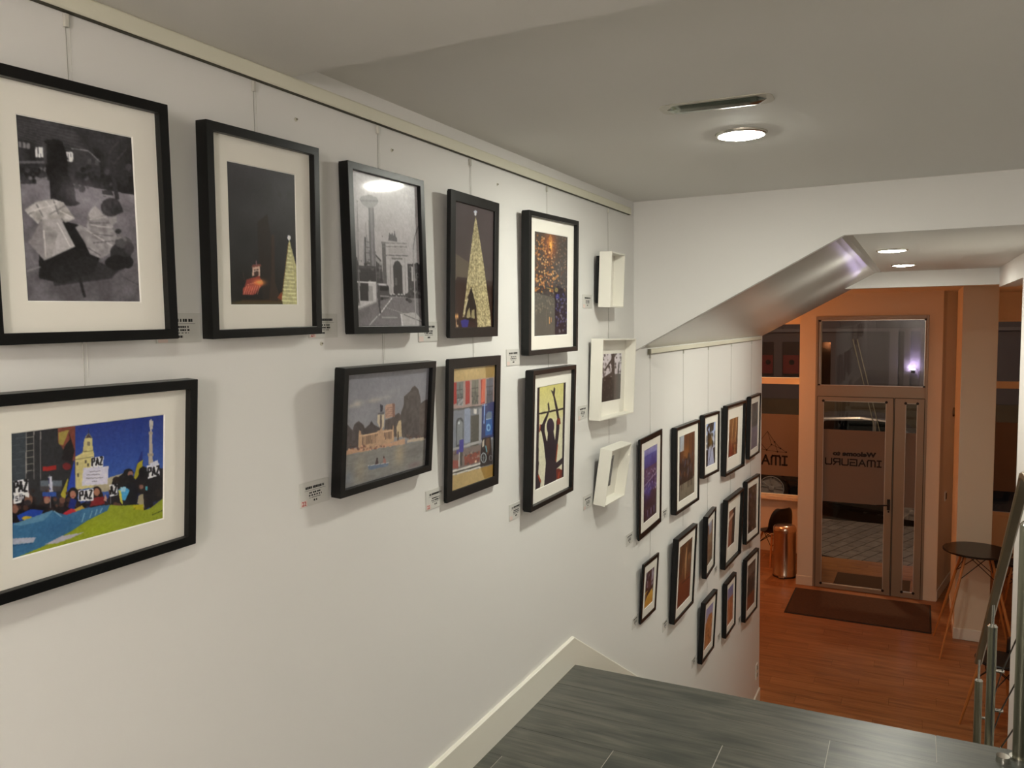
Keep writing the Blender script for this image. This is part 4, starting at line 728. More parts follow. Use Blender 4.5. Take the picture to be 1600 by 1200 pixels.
framed('deep black framed photo of a brown doorway in a wide square mount', pic_door(), 6.790, -1.748, 0.57, 0.585, 0.042, 0.022, 0.235, 0.316, 0.036, -0.037, -0.001, rec=0.026, gain=1.55, group=LG)
G_('black framed photo of a dim crowd nearest the wall end in the middle row', pic_crowd(), 7.680, -1.775, 0.007, -0.08, -0.003, h=0.595, ph=0.44, gain=1.55, **lo)
framed('smallest thin black frame with dark dancers above a yellow floor', pic_dancers(), 4.488, -1.571, 0.276, 0.36, 0.014, 0.022, 0.157, 0.221, 0.06, -0.03, -0.001, rec=0.004, gain=1.5, group=LG)
S_('small black framed photo of a sandy tower, lowest picture on the stair wall', pic_tower(), 5.931, -2.308, 0.052, -0.027, -0.004, gain=1.8, **lo)
S_('small black framed photo of orange rocks under a violet sky in the bottom row', pic_mountain(), 6.768, -2.417, 0.014, -0.02, 0.003, gain=1.8, **lo)
G_('black framed photo of a brown hall interior nearest the wall end in the bottom row', pic_warehouse(), 7.653, -2.506, 0.02, -0.064, 0.002, h=0.60, ph=0.44, gain=1.8, **lo)

def shadow_box(label, yc, zc, w, h, d, tilt, sw, roll, off, pic, pw, ph):
    t = thing('shadow_box', label, 'picture', group='deep white box frames'); t.matrix_world = frame_matrix(yc, zc, w, h, tilt, sw, roll, off)
    th = 0.007; z = h/2
    ring(MB(), w, h, w-2*th, h-2*th, -d, 0.0, z).build('box', M_whitebox, t, bevel=0.001)
    MB().box(-w/2+th, w/2-th, -0.006, -0.002, th, h-th).build('mount', M_mat, t)
    MB().box(-w/2+0.012, w/2-0.012, -0.002, max(off-0.004, 0.003), 0.02, h-0.02).build('backing', M_blackflat, t)
    o = bpy.data.objects.new('print', pic.mesh(pw, ph, 1.2, 0.0)); C.objects.link(o); o.parent = t; o.location = (0, -0.0065, z)
shadow_box('smallest deep white box frame, topmost of three beside the header wall', 3.76, 0.213, 0.215, 0.268, 0.062, 0.036, 0.03, 0.0, 0.024, pic_greystreet(), 0.10, 0.15)
shadow_box('wide deep white box frame holding a dark black and white photo of branches', 3.818, -0.274, 0.475, 0.395, 0.061, 0.032, -0.02, -0.02, 0.008, pic_branches(), 0.34, 0.24)
shadow_box('tilted deep white box frame with a tiny photo, lowest of three', 3.779, -0.751, 0.295, 0.284, 0.062, 0.142, -0.007, -0.009, 0.006, pic_greystreet(), 0.11, 0.16)

# hanging wires
def wire(label, y, ztop, zbot, grp):
    t = thing('picture_wire', label, 'wire', (WX+0.0025, y, zbot), group=grp)
    MB().cyl((0, 0, 0), (0, 0, ztop-zbot), 0.0006, n=6).build('wire', M_wire, t)
    MB().box(-0.002, 0.006, -0.004, 0.004, ztop-zbot-0.028, ztop-zbot-0.004).build('hook', M_hook, t, bevel=0.001)
    MB().cyl((0, 0.008, 0.02), (0, 0.008, ztop-zbot), 0.0004, n=6).build('cord', M_hook, t)  # thin strand added to draw the wire's shadow line
U = 'wires from the upper picture rail'; V = 'wires from the lower picture rail'
for y, zb, who in ((0.98, -0.11, 'station and protest photos'), (1.447, 0.44, 'night tree photo'), (1.934, -0.12, 'arch and lake photos'), (2.473, -0.12, 'light tree and facade photos'), (3.122, -0.19, 'orange specks and silhouette photos'), (3.873, -0.62, 'three white box frames')):
    wire('thin wire hanging from the upper rail behind the '+who, y, 0.587, zb, U)
for y, zb, who in ((4.587, -1.40, 'blue city photo'), (5.341, -1.40, 'dark horses photo'), (6.063, -2.08, 'pale tree path photo'), (6.901, -2.19, 'golden brown streaks photo'), (7.84, -2.22, 'misty grey photo')):
    wire('thin wire hanging from the lower rail behind the '+who, y, -0.184, zb, V)

# caption cards
M_card = mat('pale_caption_card', (214, 212, 206), 0.35); M_red = mat('red_number_ink', (178, 60, 62), 0.7); M_tag = mat('pink_number_sticker', (226, 206, 198), 0.6)
def card(label, y, z, seed, num=None, tilt=0.0):
    t = thing('caption_card', label, 'caption', (WX+0.0005, y, z-0.032), group='caption cards beside the photographs'); t.rotation_euler = (tilt, 0, math.pi/2)
    w, h = 0.115, 0.064; MB().box(-w/2, w/2, -0.0018, 0, 0, h).build('card', M_card, t)
    r = random.Random(seed); m = MB()
    def words(zc, x0, x1, hh):
        x = x0
        while x < x1:
            l = r.uniform(0.003, 0.006); m.box(x, min(x+l, x1), -0.0022, -0.0018, zc-hh/2, zc+hh/2); x += l+r.choice((0.0012, 0.0012, 0.004))
    words(0.048, -0.036, 0.036, 0.0065); m.box(-0.04, 0.042, -0.0021, -0.0018, 0.0405, 0.0411); words(0.034, -0.022, 0.024, 0.004); words(0.027, -0.024, 0.026, 0.004); words(0.021, -0.022, 0.024, 0.0016); words(0.013, -0.006, 0.008, 0.005)
    m.build('printed_lines', M_ink, t)
    if num is not None:
        MB().box(-w/2+0.002, -w/2+0.026, -0.0021, -0.0018, 0.001, 0.017).build('sticker', M_tag, t)
        if num:
            me = text_mesh(num, 0.016, bold=0.0004); me.materials.append(M_red); o = bpy.data.objects.new('number', me); C.objects.link(o); o.parent = t; o.location = (-w/2+0.014, -0.0023, 0.004); o.rotation_euler = (math.pi/2, 0, 0)
    return t
for i, (y, z, who, num) in enumerate(((1.205, 0.003, 'to the right of the station photo', ''), (1.672, 0.004, 'to the right of the night tree photo', '21'), (2.185, -0.019, 'to the right of the arch photo', ''), (2.79, -0.128, 'to the left of the orange specks photo', ''), (3.585, 0.106, 'to the left of the smallest white box frame', ''),
        (1.617, -0.436, 'to the left of the lake photo', '22'), (2.205, -0.57, 'to the left of the street facade photo', '23'), (2.795, -0.74, 'to the left of the silhouette photo', ''), (3.515, -0.421, 'to the left of the wide white box frame', ''), (3.572, -0.865, 'to the left of the tilted white box frame', ''),
        (4.20, -1.207, 'to the left of the blue city photo', None), (4.90, -1.219, 'to the left of the dark horses photo', None), (4.30, -1.716, 'to the left of the smallest dancers photo', None), (4.91, -1.95, 'to the left of the reddish brown square photo', None), (5.64, -1.865, 'to the left of the tan alley photo', None), (5.66, -2.489, 'to the left of the sandy tower photo', None),
        (6.494, -2.608, 'to the left of the orange rocks photo', None), (7.351, -2.756, 'to the left of the brown hall photo', None), (6.362, -2.001, 'to the left of the brown doorway photo', None))):
    card('small white caption card on the wall '+who, y, z, 100+i, num, 0.0)


# ------------------------------------------------------------------ small things on the walls
M_hole = mat('old_screw_hole', (120, 112, 96), 0.8)
for y, z, who in ((1.593, 0.526, 'above the night tree photo'), (2.007, 0.526, 'above the arch photo'), (2.681, 0.525, 'above the light tree photo'), (1.663, -0.044, 'below the night tree caption card')):
    t = thing('wall_plug', 'old screw plug left in the wall '+who, 'wall plug', (WX, y, z), group='old screw plugs in the wall')
    MB().cyl((-0.001, 0, 0), (0.0015, 0, 0), 0.0055, 0.005, 12).build('rim', mat('wall_filler', (200, 196, 180), 0.8), t); MB().cyl((0.001, 0.002, 0.001), (0.004, 0.002, 0.001), 0.0022, n=10).build('screw', M_hole, t)
t = thing('wall_socket', 'white double socket low on the gallery wall beside the lower floor', 'socket', (WX, 8.27, -3.70))
MB().box(0, 0.010, -0.045, 0.045, 0.0, 0.16).build('plate', M_socket, t, bevel=0.003)
for z in (0.042, 0.118): MB().cyl((0.008, 0, z), (0.013, 0, z), 0.022, n=20).build('outlet', mat('socket_recess', (150, 146, 136), 0.5), t)

# ------------------------------------------------------------------ stair railing
XR = 0.36
SL = (-2.085+0.66)/(5.34-3.46)
def hz(y): return -0.628+SL*(y-3.46)
t = thing('stair_railing', 'brushed steel stair railing with flat dark handrail and thin cables', 'railing', (XR, 3.27, FL))
def R_(x, y, z): return (x-XR, y-3.27, z-FL)
M_hr = mat('dark_bronze_handrail', (136, 118, 90), 0.3, 0.7)
hr = MB(); pts = [R_(XR, 2.55, -0.56), R_(XR, 3.32, -0.56), R_(XR, 3.40, -0.575), R_(XR, 3.47, hz(3.47))]+[R_(XR, y, hz(y)) for y in (4.2, 4.8, 5.30)]
sec = [(-0.020, -0.010), (-0.018, 0.008), (-0.009, 0.014), (0.009, 0.014), (0.018, 0.008), (0.020, -0.010), (0.014, -0.016), (-0.014, -0.016)]
vs = []
for i, p in enumerate(pts):
    a = Vector(pts[max(i-1, 0)]); b = Vector(pts[min(i+1, len(pts)-1)]); d = (b-a).normalized(); n = Vector((0, -d.z, d.y))
    for sx, sn in sec: vs.append(Vector(p)+Vector((sx, 0, 0))+n*sn)
k = len(sec); hr.add(vs, [(i*k+j, i*k+(j+1) % k, (i+1)*k+(j+1) % k, (i+1)*k+j) for i in range(len(pts)-1) for j in range(k)]+[tuple(range(k))[::-1], tuple(range((len(pts)-1)*k, len(pts)*k))])
hr.build('handrail', M_hr, t, smooth=True)
def tread_z(y): return FL-RH*(int((y-3.37)/RU)+1) if y > 3.37 else FL
POSTS = [(3.305, -0.735), (4.46, -1.512), (5.215, -2.10)]
for y, zt in POSTS:
    zb = tread_z(y)
    p = MB().cyl(R_(XR, y, zb), R_(XR, y, zt), 0.0205, n=24).build('post', M_steel, t, smooth=True)
    MB().cyl(R_(XR, y, zt), R_(XR, y, zt+0.012), 0.022, 0.012, 24).build('cap', M_chrome, p, smooth=True)
    MB().cyl(R_(XR, y, zt+0.01), R_(XR, y, hz(y)-0.01 if y > 3.4 else -0.575), 0.006, n=10).build('pin', M_chrome, p, smooth=True)
    MB().cyl(R_(XR, y, zb), R_(XR, y, zb+0.010), 0.030, n=24).build('flange', M_chrome, p, smooth=True)
for dz in (-0.22, -0.42, -0.62, -0.82):
    cp = [R_(XR+0.045, POSTS[0][0], POSTS[0][1]+dz), R_(XR+0.045, POSTS[1][0], POSTS[1][1]+dz), R_(XR+0.045, POSTS[2][0], POSTS[2][1]+dz)]
    MB().tube(cp, 0.0032, 6).build('cable', mat('dark_steel_cable', (50, 46, 38), 0.4, 0.8), t)
    for i, (y, zt) in enumerate(POSTS): MB().cyl(R_(XR+0.01, y, zt+dz), R_(XR+0.055, y, zt+dz), 0.0085, n=12).build('clamp', M_chrome, t, smooth=True)
MB().cyl(R_(XR-0.052, 3.262, FL), R_(XR-0.052, 3.262, FL+0.022), 0.024, 0.022, 20).build('floor_anchor', M_chrome, t, smooth=True)

# ------------------------------------------------------------------ street door (built into the setting)
def prof(mb, x0, x1, z0, z1, y0=YD-0.012, y1=YD+0.05): return mb.box(x0, x1, y0-YD, y1-YD, z0-LF, z1-LF)
dr = sempty('door_1', (0, YD, LF))
fr = MB(); prof(fr, -1.335, -1.302, LF, 0.055); prof(fr, 0.112, 0.145, LF, 0.055); prof(fr, -1.302, 0.112, 0.005, 0.055); prof(fr, -1.302, 0.112, -1.118, -0.96); prof(fr, -0.281, -0.268, LF, -1.118)
fr.build('door_frame', M_alu, dr, bevel=0.004)
M_cap = mat('black_corner_cap', (10, 9, 9), 0.6)
def glazed(name, x0, x1, z0, z1, wl, wr, wb, wt, film=None, yoff=-0.02):
    m = MB(); a = YD+yoff
    prof(m, x0, x0+wl, z0, z1, a, a+0.05); prof(m, x1-wr, x1, z0, z1, a, a+0.05); prof(m, x0+wl, x1-wr, z0, z0+wb, a, a+0.05); prof(m, x0+wl, x1-wr, z1-wt, z1, a, a+0.05)
    o = m.build(name, M_alu, dr, bevel=0.003)
    g0, g1, h0, h1 = x0+wl, x1-wr, z0+wb, z1-wt
    prof(MB(), g0-0.002, g1+0.002, h0-0.002, h1+0.002, a+0.025, a+0.031).build('pane', M_doorglass, o)
    gk = MB(); e = 0.008
    prof(gk, g0, g0+e, h0, h1, a+0.008, a+0.02); prof(gk, g1-e, g1, h0, h1, a+0.008, a+0.02); prof(gk, g0, g1, h0, h0+e, a+0.008, a+0.02); prof(gk, g0, g1, h1-e, h1, a+0.008, a+0.02)
    gk.build('glazing_bead', mat('lit_glazing_bead', (222, 216, 204), 0.25, 0.4), o)  # colour raised to carry the outside light on the beads
    sl = MB(); e = 0.005
    for q in ((x0-e, x0+e*0.3, z0, z1), (x1-e*0.3, x1+e, z0, z1), (x0, x1, z1-e*0.3, z1+e)): prof(sl, *q, a-0.0006, a+0.02)
    sl.build('gap_shade', M_cap, o)  # black strips draw the shaded gap between leaf and frame
    for x in (g0, g1):
        for z in (h0, h1): MB().cyl((x, a-0.006-YD, z-LF), (x, a+0.012-YD, z-LF), 0.019, n=14).build('corner_cap', M_cap, o)
    if film: prof(MB(), g0, g1, film[0], film[1], a+0.0215, a+0.0235).build('frosted_film', M_frost, o)
    return o
glazed('transom_window', -1.302, 0.112, -0.985, 0.008, 0.018, 0.012, 0.03, 0.012, None, 0.0)
leaf = glazed('door_leaf', -1.300, -0.283, LF+0.008, -1.12, 0.082, 0.092, 0.062, 0.062, (-2.683, -1.606))
side = glazed('side_light', -0.266, 0.110, LF+0.008, -1.12, 0.138, 0.088, 0.078, 0.068, (-2.683, -1.612))
MB().box(-0.340, -0.300, -0.032, -0.020, 1.26, 1.42).build('handle_plate', M_cap, leaf, bevel=0.003)
MB().tube([(-0.322, -0.03, 1.345), (-0.322, -0.075, 1.345), (-0.335, -0.085, 1.342), (-0.475, -0.085, 1.33)], 0.011, 10).build('handle', M_cap, leaf, smooth=True)
MB().cyl((-0.318, -0.03, 1.24), (-0.318, -0.02, 1.24), 0.013, n=14).build('lock', M_cap, leaf)
# lettering, seen from behind
GL = {'I': (0.55, [[(0, 1), (1, 1)], [(0, 0), (1, 0)], [(0.5, 0), (0.5, 1)]]), 'M': (1.15, [[(0, 0), (0, 0.8), (0.12, 1), (0.88, 1), (1, 0.8), (1, 0)], [(0.5, 0), (0.5, 1)]]), 'A': (0.95, [[(0, 0), (0.5, 1), (1, 0)], [(0.2, 0.36), (0.8, 0.36)]]),
      'G': (1.0, [[(1, 1), (0, 1), (0, 0), (1, 0), (1, 0.5), (0.35, 0.5)]]), 'U': (0.95, [[(0, 1), (0, 0.15), (0.15, 0), (0.85, 0), (1, 0.15), (1, 1)]]), 'R': (0.95, [[(0, 0), (0, 1), (0.88, 1), (1, 0.88), (1, 0.6), (0.88, 0.48), (0, 0.48)], [(0.55, 0.48), (1, 0)]])}
def stroke_word(txt, xr, z, h, y, parent, wscale=1.0, gap=0.30, t=0.15, name='lettering', letters=None):
    """block capitals running to the left from xr (mirror reading)"""
    x = xr
    for ch in txt:
        wd, sts = GL[ch]; wd *= h*wscale; m = MB()
        for st_ in sts:
            for (a, b), (a2, b2) in zip(st_[:-1], st_[1:]):
                p = Vector((x-wd*a, 0, z+h*b)); q = Vector((x-wd*a2, 0, z+h*b2)); d = (q-p).normalized(); n = Vector((-d.z, 0, d.x))*(t*h/2); e = d*(t*h/2)
                vs = [p-e+n, q+e+n, q+e-n, p-e-n]; m.add([(v.x, y, v.z) for v in vs]+[(v.x, y+0.001, v.z) for v in vs], [(0, 1, 2, 3), (7, 6, 5, 4), (0, 4, 5, 1), (1, 5, 6, 2), (2, 6, 7, 3), (3, 7, 4, 0)])
        m.build(name, M_ink, parent); x -= wd+gap*h
stroke_word('IMAGURU', -0.43, -2.125-LF, 0.088, -0.0015, leaf, 1.0, 0.33, 0.2)
me = text_mesh('Welcome to', 0.105, True, 0.006); me.materials.append(M_ink)
o = bpy.data.objects.new('lettering', me); C.objects.link(o); o.parent = leaf; o.location = (-0.79, -0.002, -1.985-LF); o.rotation_euler = (math.pi/2, 0, 0); o.scale = (1.06, 0.85, 1)

# ------------------------------------------------------------------ shop windows
def shop_window(name, x0, x1, lettering):
    w = sempty(name, (0, YW, LF)); m = MB()
    B = lambda mb, a, b, c, d, y0, y1: mb.box(a, b, y0, y1, c-LF, d-LF)
    n = max(1, round((x1-x0)/1.75)); xs = [x0+(x1-x0)*i/n for i in range(n+1)]
    for x in xs: B(m, x-0.04, x+0.04, -3.06, -0.02, 0.03, 0.09)
    B(m, x0, x1, -0.06, -0.02, 0.03, 0.09); B(m, x0, x1, -3.06, -3.0, 0.03, 0.09)
    m.build('window_frame', M_far, w, bevel=0.003)
    B(MB(), x0, x1, -1.078, -0.969, -0.01, 0.10).build('transom_bar', M_far, w, bevel=0.003)
    B(MB(), x0, x1, -3.0, -1.078, 0.058, 0.064).build('pane', M_doorglass, w); B(MB(), x0, x1, -0.969, -0.06, 0.058, 0.064).build('pane', M_doorglass, w)
    B(MB(), x0, x1, -2.675, -1.605, 0.052, 0.0545).build('frosted_film', M_frost, w)
    if lettering:
        stroke_word('IMAGURU', -1.965, -2.485-LF, 0.15, 0.049, w, 0.84, 0.26, 0.2)
        net = [(-2.29, -1.91), (-2.17, -2.09), (-2.07, -2.20), (-1.975, -2.26), (-2.30, -2.24), (-2.22, -2.14), (-2.12, -2.26), (-2.42, -2.10), (-2.55, -2.2)]
        for a, b in ((0, 1), (1, 2), (2, 3), (0, 5), (5, 4), (4, 6), (6, 3), (5, 2), (1, 6), (0, 7), (7, 4), (7, 8), (8, 4)):
            p, q = net[a], net[b]; MB().cyl((p[0], 0.050, p[1]-LF), (q[0], 0.050, q[1]-LF), 0.0035, n=4).build('logo_line', M_ink, w)
        for p in net[1:7]: MB().cyl((p[0], 0.048, p[1]-LF), (p[0], 0.051, p[1]-LF), 0.014, n=10).build('logo_dot', M_ink, w)
    return w
shop_window('window_1', -4.98, -1.57, True)
shop_window('window_2', 1.02, 3.48, False)
t = thing('window_spotlight', 'tiny amber spotlight glowing under the left window bar', 'light', (-1.66, YW-0.05, -1.10))
MB().cyl((0, 0, 0.0), (0, 0, 0.03), 0.02, 0.014, 14).build('housing', M_bplast, t); MB().cyl((0, 0, -0.008), (0, 0, 0.0), 0.016, n=14).build('bulb', emit_mat('amber_bulb', (255, 170, 90), 30), t)
# orange room lamp, round the corner at the left
for lab, loc, k in (('orange glowing globe lamp hanging in the front room behind the gallery wall', (-2.95, 12.0, -0.85), 1.0), ('dimmer orange globe lamp hanging at the right of the front room', (2.5, 11.6, -0.85), 0.22)):
    t = thing('globe_lamp', lab, 'lamp', loc, group='orange globe lamps')
    MB().lathe([(0.16*math.sin(math.pi*i/14)+0.0005, -0.16*math.cos(math.pi*i/14)) for i in range(15)], 28).build('globe', emit_mat('orange_globe_%.2f' % k, (255, 158, 98), ORANGE*k), t, smooth=True)
    MB().cyl((0, 0, 0.155), (0, 0, 1.235), 0.006, n=8).build('cord', M_bplast, t); MB().cyl((0, 0, 0.15), (0, 0, 0.2), 0.04, 0.02, 16).build('holder', M_bplast, t)

# ------------------------------------------------------------------ front room furniture
t = thing('doormat', 'wide brown doormat lying inside the street door', 'doormat', (-0.65, 11.75, LF), -0.006)
MB().box(-0.885, 0.875, -0.54, 0.55, 0, 0.012).build('pile', M_matfib, t, bevel=0.004)
MB().box(-0.905, 0.895, -0.565, 0.575, 0, 0.006).build('rubber_edge', M_darkrub, t, bevel=0.002)
t = thing('pedal_bin', 'round copper-lit steel pedal bin beside the door vestibule', 'bin', (-1.79, 12.86, LF))
MB().lathe([(0.168, 0), (0.172, 0.012), (0.172, 0.05), (0.169, 0.055), (0.169, 0.70), (0.172, 0.705), (0.172, 0.72)], 40).build('body', mat('polished_bin_steel', (200, 180, 164), 0.22, 1.0), t, smooth=True)
MB().lathe([(0.173, 0.722), (0.175, 0.735), (0.172, 0.775), (0.15, 0.805), (0.10, 0.82), (0.01, 0.823)], 40).build('lid', mat('polished_bin_steel', (200, 180, 164), 0.22, 1.0), t, smooth=True)
MB().lathe([(0.176, 0.0), (0.176, 0.022), (0.170, 0.024)], 40).build('base_ring', M_darkrub, t)
MB().box(-0.06, 0.03, -0.215, -0.165, 0.02, 0.035).build('pedal', M_chrome, t, bevel=0.004)

def dowel_base(t, r_top, r_foot, h, hub_z):
    for sx, sy in ((1, 1), (1, -1), (-1, 1), (-1, -1)):
        a = Vector((sx*r_top, sy*r_top, h)); b = Vector((sx*r_foot, sy*r_foot, 0.0))
        MB().cyl(b, b+(a-b)*0.45, 0.009, 0.0155, 12).cyl(b+(a-b)*0.45, a, 0.0155, 0.0145, 12).build('leg', M_beech, t, smooth=True)
    Wm = mat('black_brace_wire', (12, 11, 11), 0.4)
    for k in range(4):
        c = [(1, 1), (-1, 1), (-1, -1), (1, -1)]; p, q = c[k], c[(k+1) % 4]
        f = lambda s, z: Vector((s[0]*(r_foot+(r_top-r_foot)*z/h), s[1]*(r_foot+(r_top-r_foot)*z/h), z))
        MB().cyl(f(p, hub_z), (q[0]*r_top*0.9, q[1]*r_top*0.9, h), 0.005, n=6).build('brace', Wm, t); MB().cyl(f(q, hub_z), (p[0]*r_top*0.9, p[1]*r_top*0.9, h), 0.005, n=6).build('brace', Wm, t)
t = thing('bar_table', 'tall round black bar table on four splayed wooden legs beside the column', 'table', (0.685, 10.76, LF), 0.06)
MB().lathe([(0.352, 1.232), (0.362, 1.238), (0.362, 1.252), (0.356, 1.258)], 56).build('table_top', mat('black_satin_top', (20, 18, 17), 0.25), t, smooth=True)
MB().box(-0.15, 0.15, -0.15, 0.15, 1.21, 1.232).build('mounting_plate', M_bplast, t)
dowel_base(t, 0.13, 0.40, 1.22, 0.93)
def shell(t, h):
    """moulded one-piece seat and back, facing -x"""
    P = [(-0.20, 0.43), (-0.215, 0.445), (-0.17, 0.46), (-0.08, 0.445), (0.03, 0.435), (0.12, 0.45), (0.17, 0.51), (0.195, 0.60), (0.22, 0.70), (0.245, 0.80), (0.25, 0.835)]
    Wd = [0.17, 0.19, 0.215, 0.225, 0.225, 0.22, 0.215, 0.21, 0.20, 0.165, 0.10]; n = 10; top = []; N = len(P)
    for i, ((x, z), w) in enumerate(zip(P, Wd)):
        for k in range(n+1):
            s = -1+2*k/n; lift = 0.05*s**4; top.append((x-lift*(0.9 if i > 6 else 0.2), w*s, z+h-0.45+lift*(0.15 if i > 6 else 0.8)))
    m = MB(); m.add(top, [(i*(n+1)+k, i*(n+1)+k+1, (i+1)*(n+1)+k+1, (i+1)*(n+1)+k) for i in range(N-1) for k in range(n)])
    o = m.build('seat_shell', M_bplast, t, smooth=True); sd = o.modifiers.new('thick', 'SOLIDIFY'); sd.thickness = 0.008; sb = o.modifiers.new('sub', 'SUBSURF'); sb.levels = 1; sb.render_levels = 1
def shell_chair(name, label, x, y, rz, grp=None):
    t = thing(name, label, 'chair', (x, y, LF), rz, grp); t.scale = (1.15, 1.15, 1.15); shell(t, 0.45); dowel_base(t, 0.10, 0.22, 0.43, 0.26)
shell_chair('shell_chair', 'black moulded shell chair with wooden legs beside the pedal bin', -2.07, 13.55, -0.75)
def bar_stool(label, x, y, rz):
    t = thing('bar_stool', label, 'stool', (x, y, LF), rz, 'black bar stools by the column')
    MB().lathe([(0.17, 0.735), (0.205, 0.745), (0.212, 0.762), (0.205, 0.775), (0.16, 0.770), (0.02, 0.765)], 40).build('seat', M_bplast, t, smooth=True)
    MB().add([], []) ; b = MB(); n = 12; vs = []
    for i in range(5):
        for k in range(n+1): a = -0.85+1.7*k/n; r = 0.205+0.012*i; vs.append((r*math.cos(a), r*math.sin(a), 0.76+0.05*i*(1-0.25*abs(a))))
    b.add(vs, [(i*(n+1)+k, i*(n+1)+k+1, (i+1)*(n+1)+k+1, (i+1)*(n+1)+k) for i in range(4) for k in range(n)]); o = b.build('backrest', M_bplast, t, smooth=True); s = o.modifiers.new('thick', 'SOLIDIFY'); s.thickness = 0.01
    dowel_base(t, 0.11, 0.24, 0.735, 0.5)
bar_stool('round black bar stool half hidden behind the steel railing posts', 0.765, 8.62, 0.4)
bar_stool('black bar stool in the gloom right of the column, by the window', 1.28, 12.2, 0.0)
shell_chair('shell_chair', 'black moulded shell chair in the gloom behind the bar table', 1.05, 12.9, 2.6)
# fittings on the vestibule's splayed wall
SA = math.atan2(14.2-(YD+0.05), 0.62-0.315)
def on_splay(s): return 0.315+(0.62-0.315)*s+0.001, YD+0.05+(14.2-YD-0.05)*s
for nm, lab, cat, s, z, kind in (('light_switch', 'small switch plate on the vestibule wall right of the door', 'switch', 0.30, -2.58, 0), ('alarm_sensor', 'small black and silver round sensor high on the vestibule wall', 'sensor', 0.62, -1.40, 1), ('wall_speaker', 'round black wall speaker half hidden by the column edge', 'speaker', 0.80, -2.32, 2)):
    x, y = on_splay(s); t = thing(nm, lab, cat, (x, y, z), SA-math.pi/2)
    if kind == 0:
        MB().box(0, 0.014, -0.055, 0.055, -0.07, 0.07).build('plate', M_socket, t, bevel=0.004); MB().box(0.012, 0.02, -0.03, 0.03, -0.045, 0.045).build('rocker', M_bplast, t, bevel=0.003)
    else:
        r = 0.075 if kind == 1 else 0.15
        MB().cyl((0, 0, 0), (0.03, 0, 0), r, r*0.9, 24).build('housing', M_bplast if kind == 2 else M_chrome, t, smooth=True); MB().cyl((0.03, 0, 0), (0.05, 0, 0), r*0.8, r*0.55, 24).build('front', M_bplast, t, smooth=True)

# ------------------------------------------------------------------ street outside
GZ = LF-0.02
pv = struct(MB().box(-9, 7, 12.7, 26, GZ-0.2, GZ-0.012).build('pavement', mat('dark_paving_joint', (44, 40, 38), 0.9)))
M_stone = plank_mat('grey_paving_stone', ((96, 90, 86), (116, 110, 106), (134, 128, 122)), 0.6, (5, 9, 9), bump=0.4, tone=0.12)
ANG = math.radians(68); ca, sa = math.cos(ANG), math.sin(ANG); pl, pw_ = 0.42, 0.21; g = 0.006
pme = MB().box(-pl/2+g, pl/2-g, -pw_/2+g, pw_/2-g, -0.04, 0).mesh('paving_stone'); pme.materials.append(M_stone)
cnt = 0
for i in range(-14, 16):
    for j in range(-14, 16):
        a = (i+(0.5 if j % 2 else 0))*pl; b = j*pw_; x = -0.9+a*ca-b*sa; y = 15.3+a*sa+b*ca
        if -2.2 < x < 0.35 and 13.55 < y < 17.9 and (y > 14.15-0.70*(x+1.37)+0.12) and cnt < 300:
            shared('paving_stone', pme, pv, (x, y, GZ), ANG); cnt += 1
thr = struct(MB().prism([(-1.42, 12.68), (0.5, 12.68), (0.5, 12.95), (-1.42, 14.20)], 2, GZ-0.15, GZ+0.012).build('threshold_slab', mat('pale_threshold_stone', (186, 168, 152), 0.6, var=0.08, vscale=12)))
t = thing('outdoor_mat', 'dark brown mat lying outside the glass door', 'doormat', (-0.52, 13.02, GZ+0.012), -0.02)
MB().box(-0.54, 0.5, -0.32, 0.36, 0, 0.012).build('pile', M_matfib, t, bevel=0.004); MB().box(-0.56, 0.52, -0.34, 0.38, 0, 0.006).build('rubber_edge', M_darkrub, t)

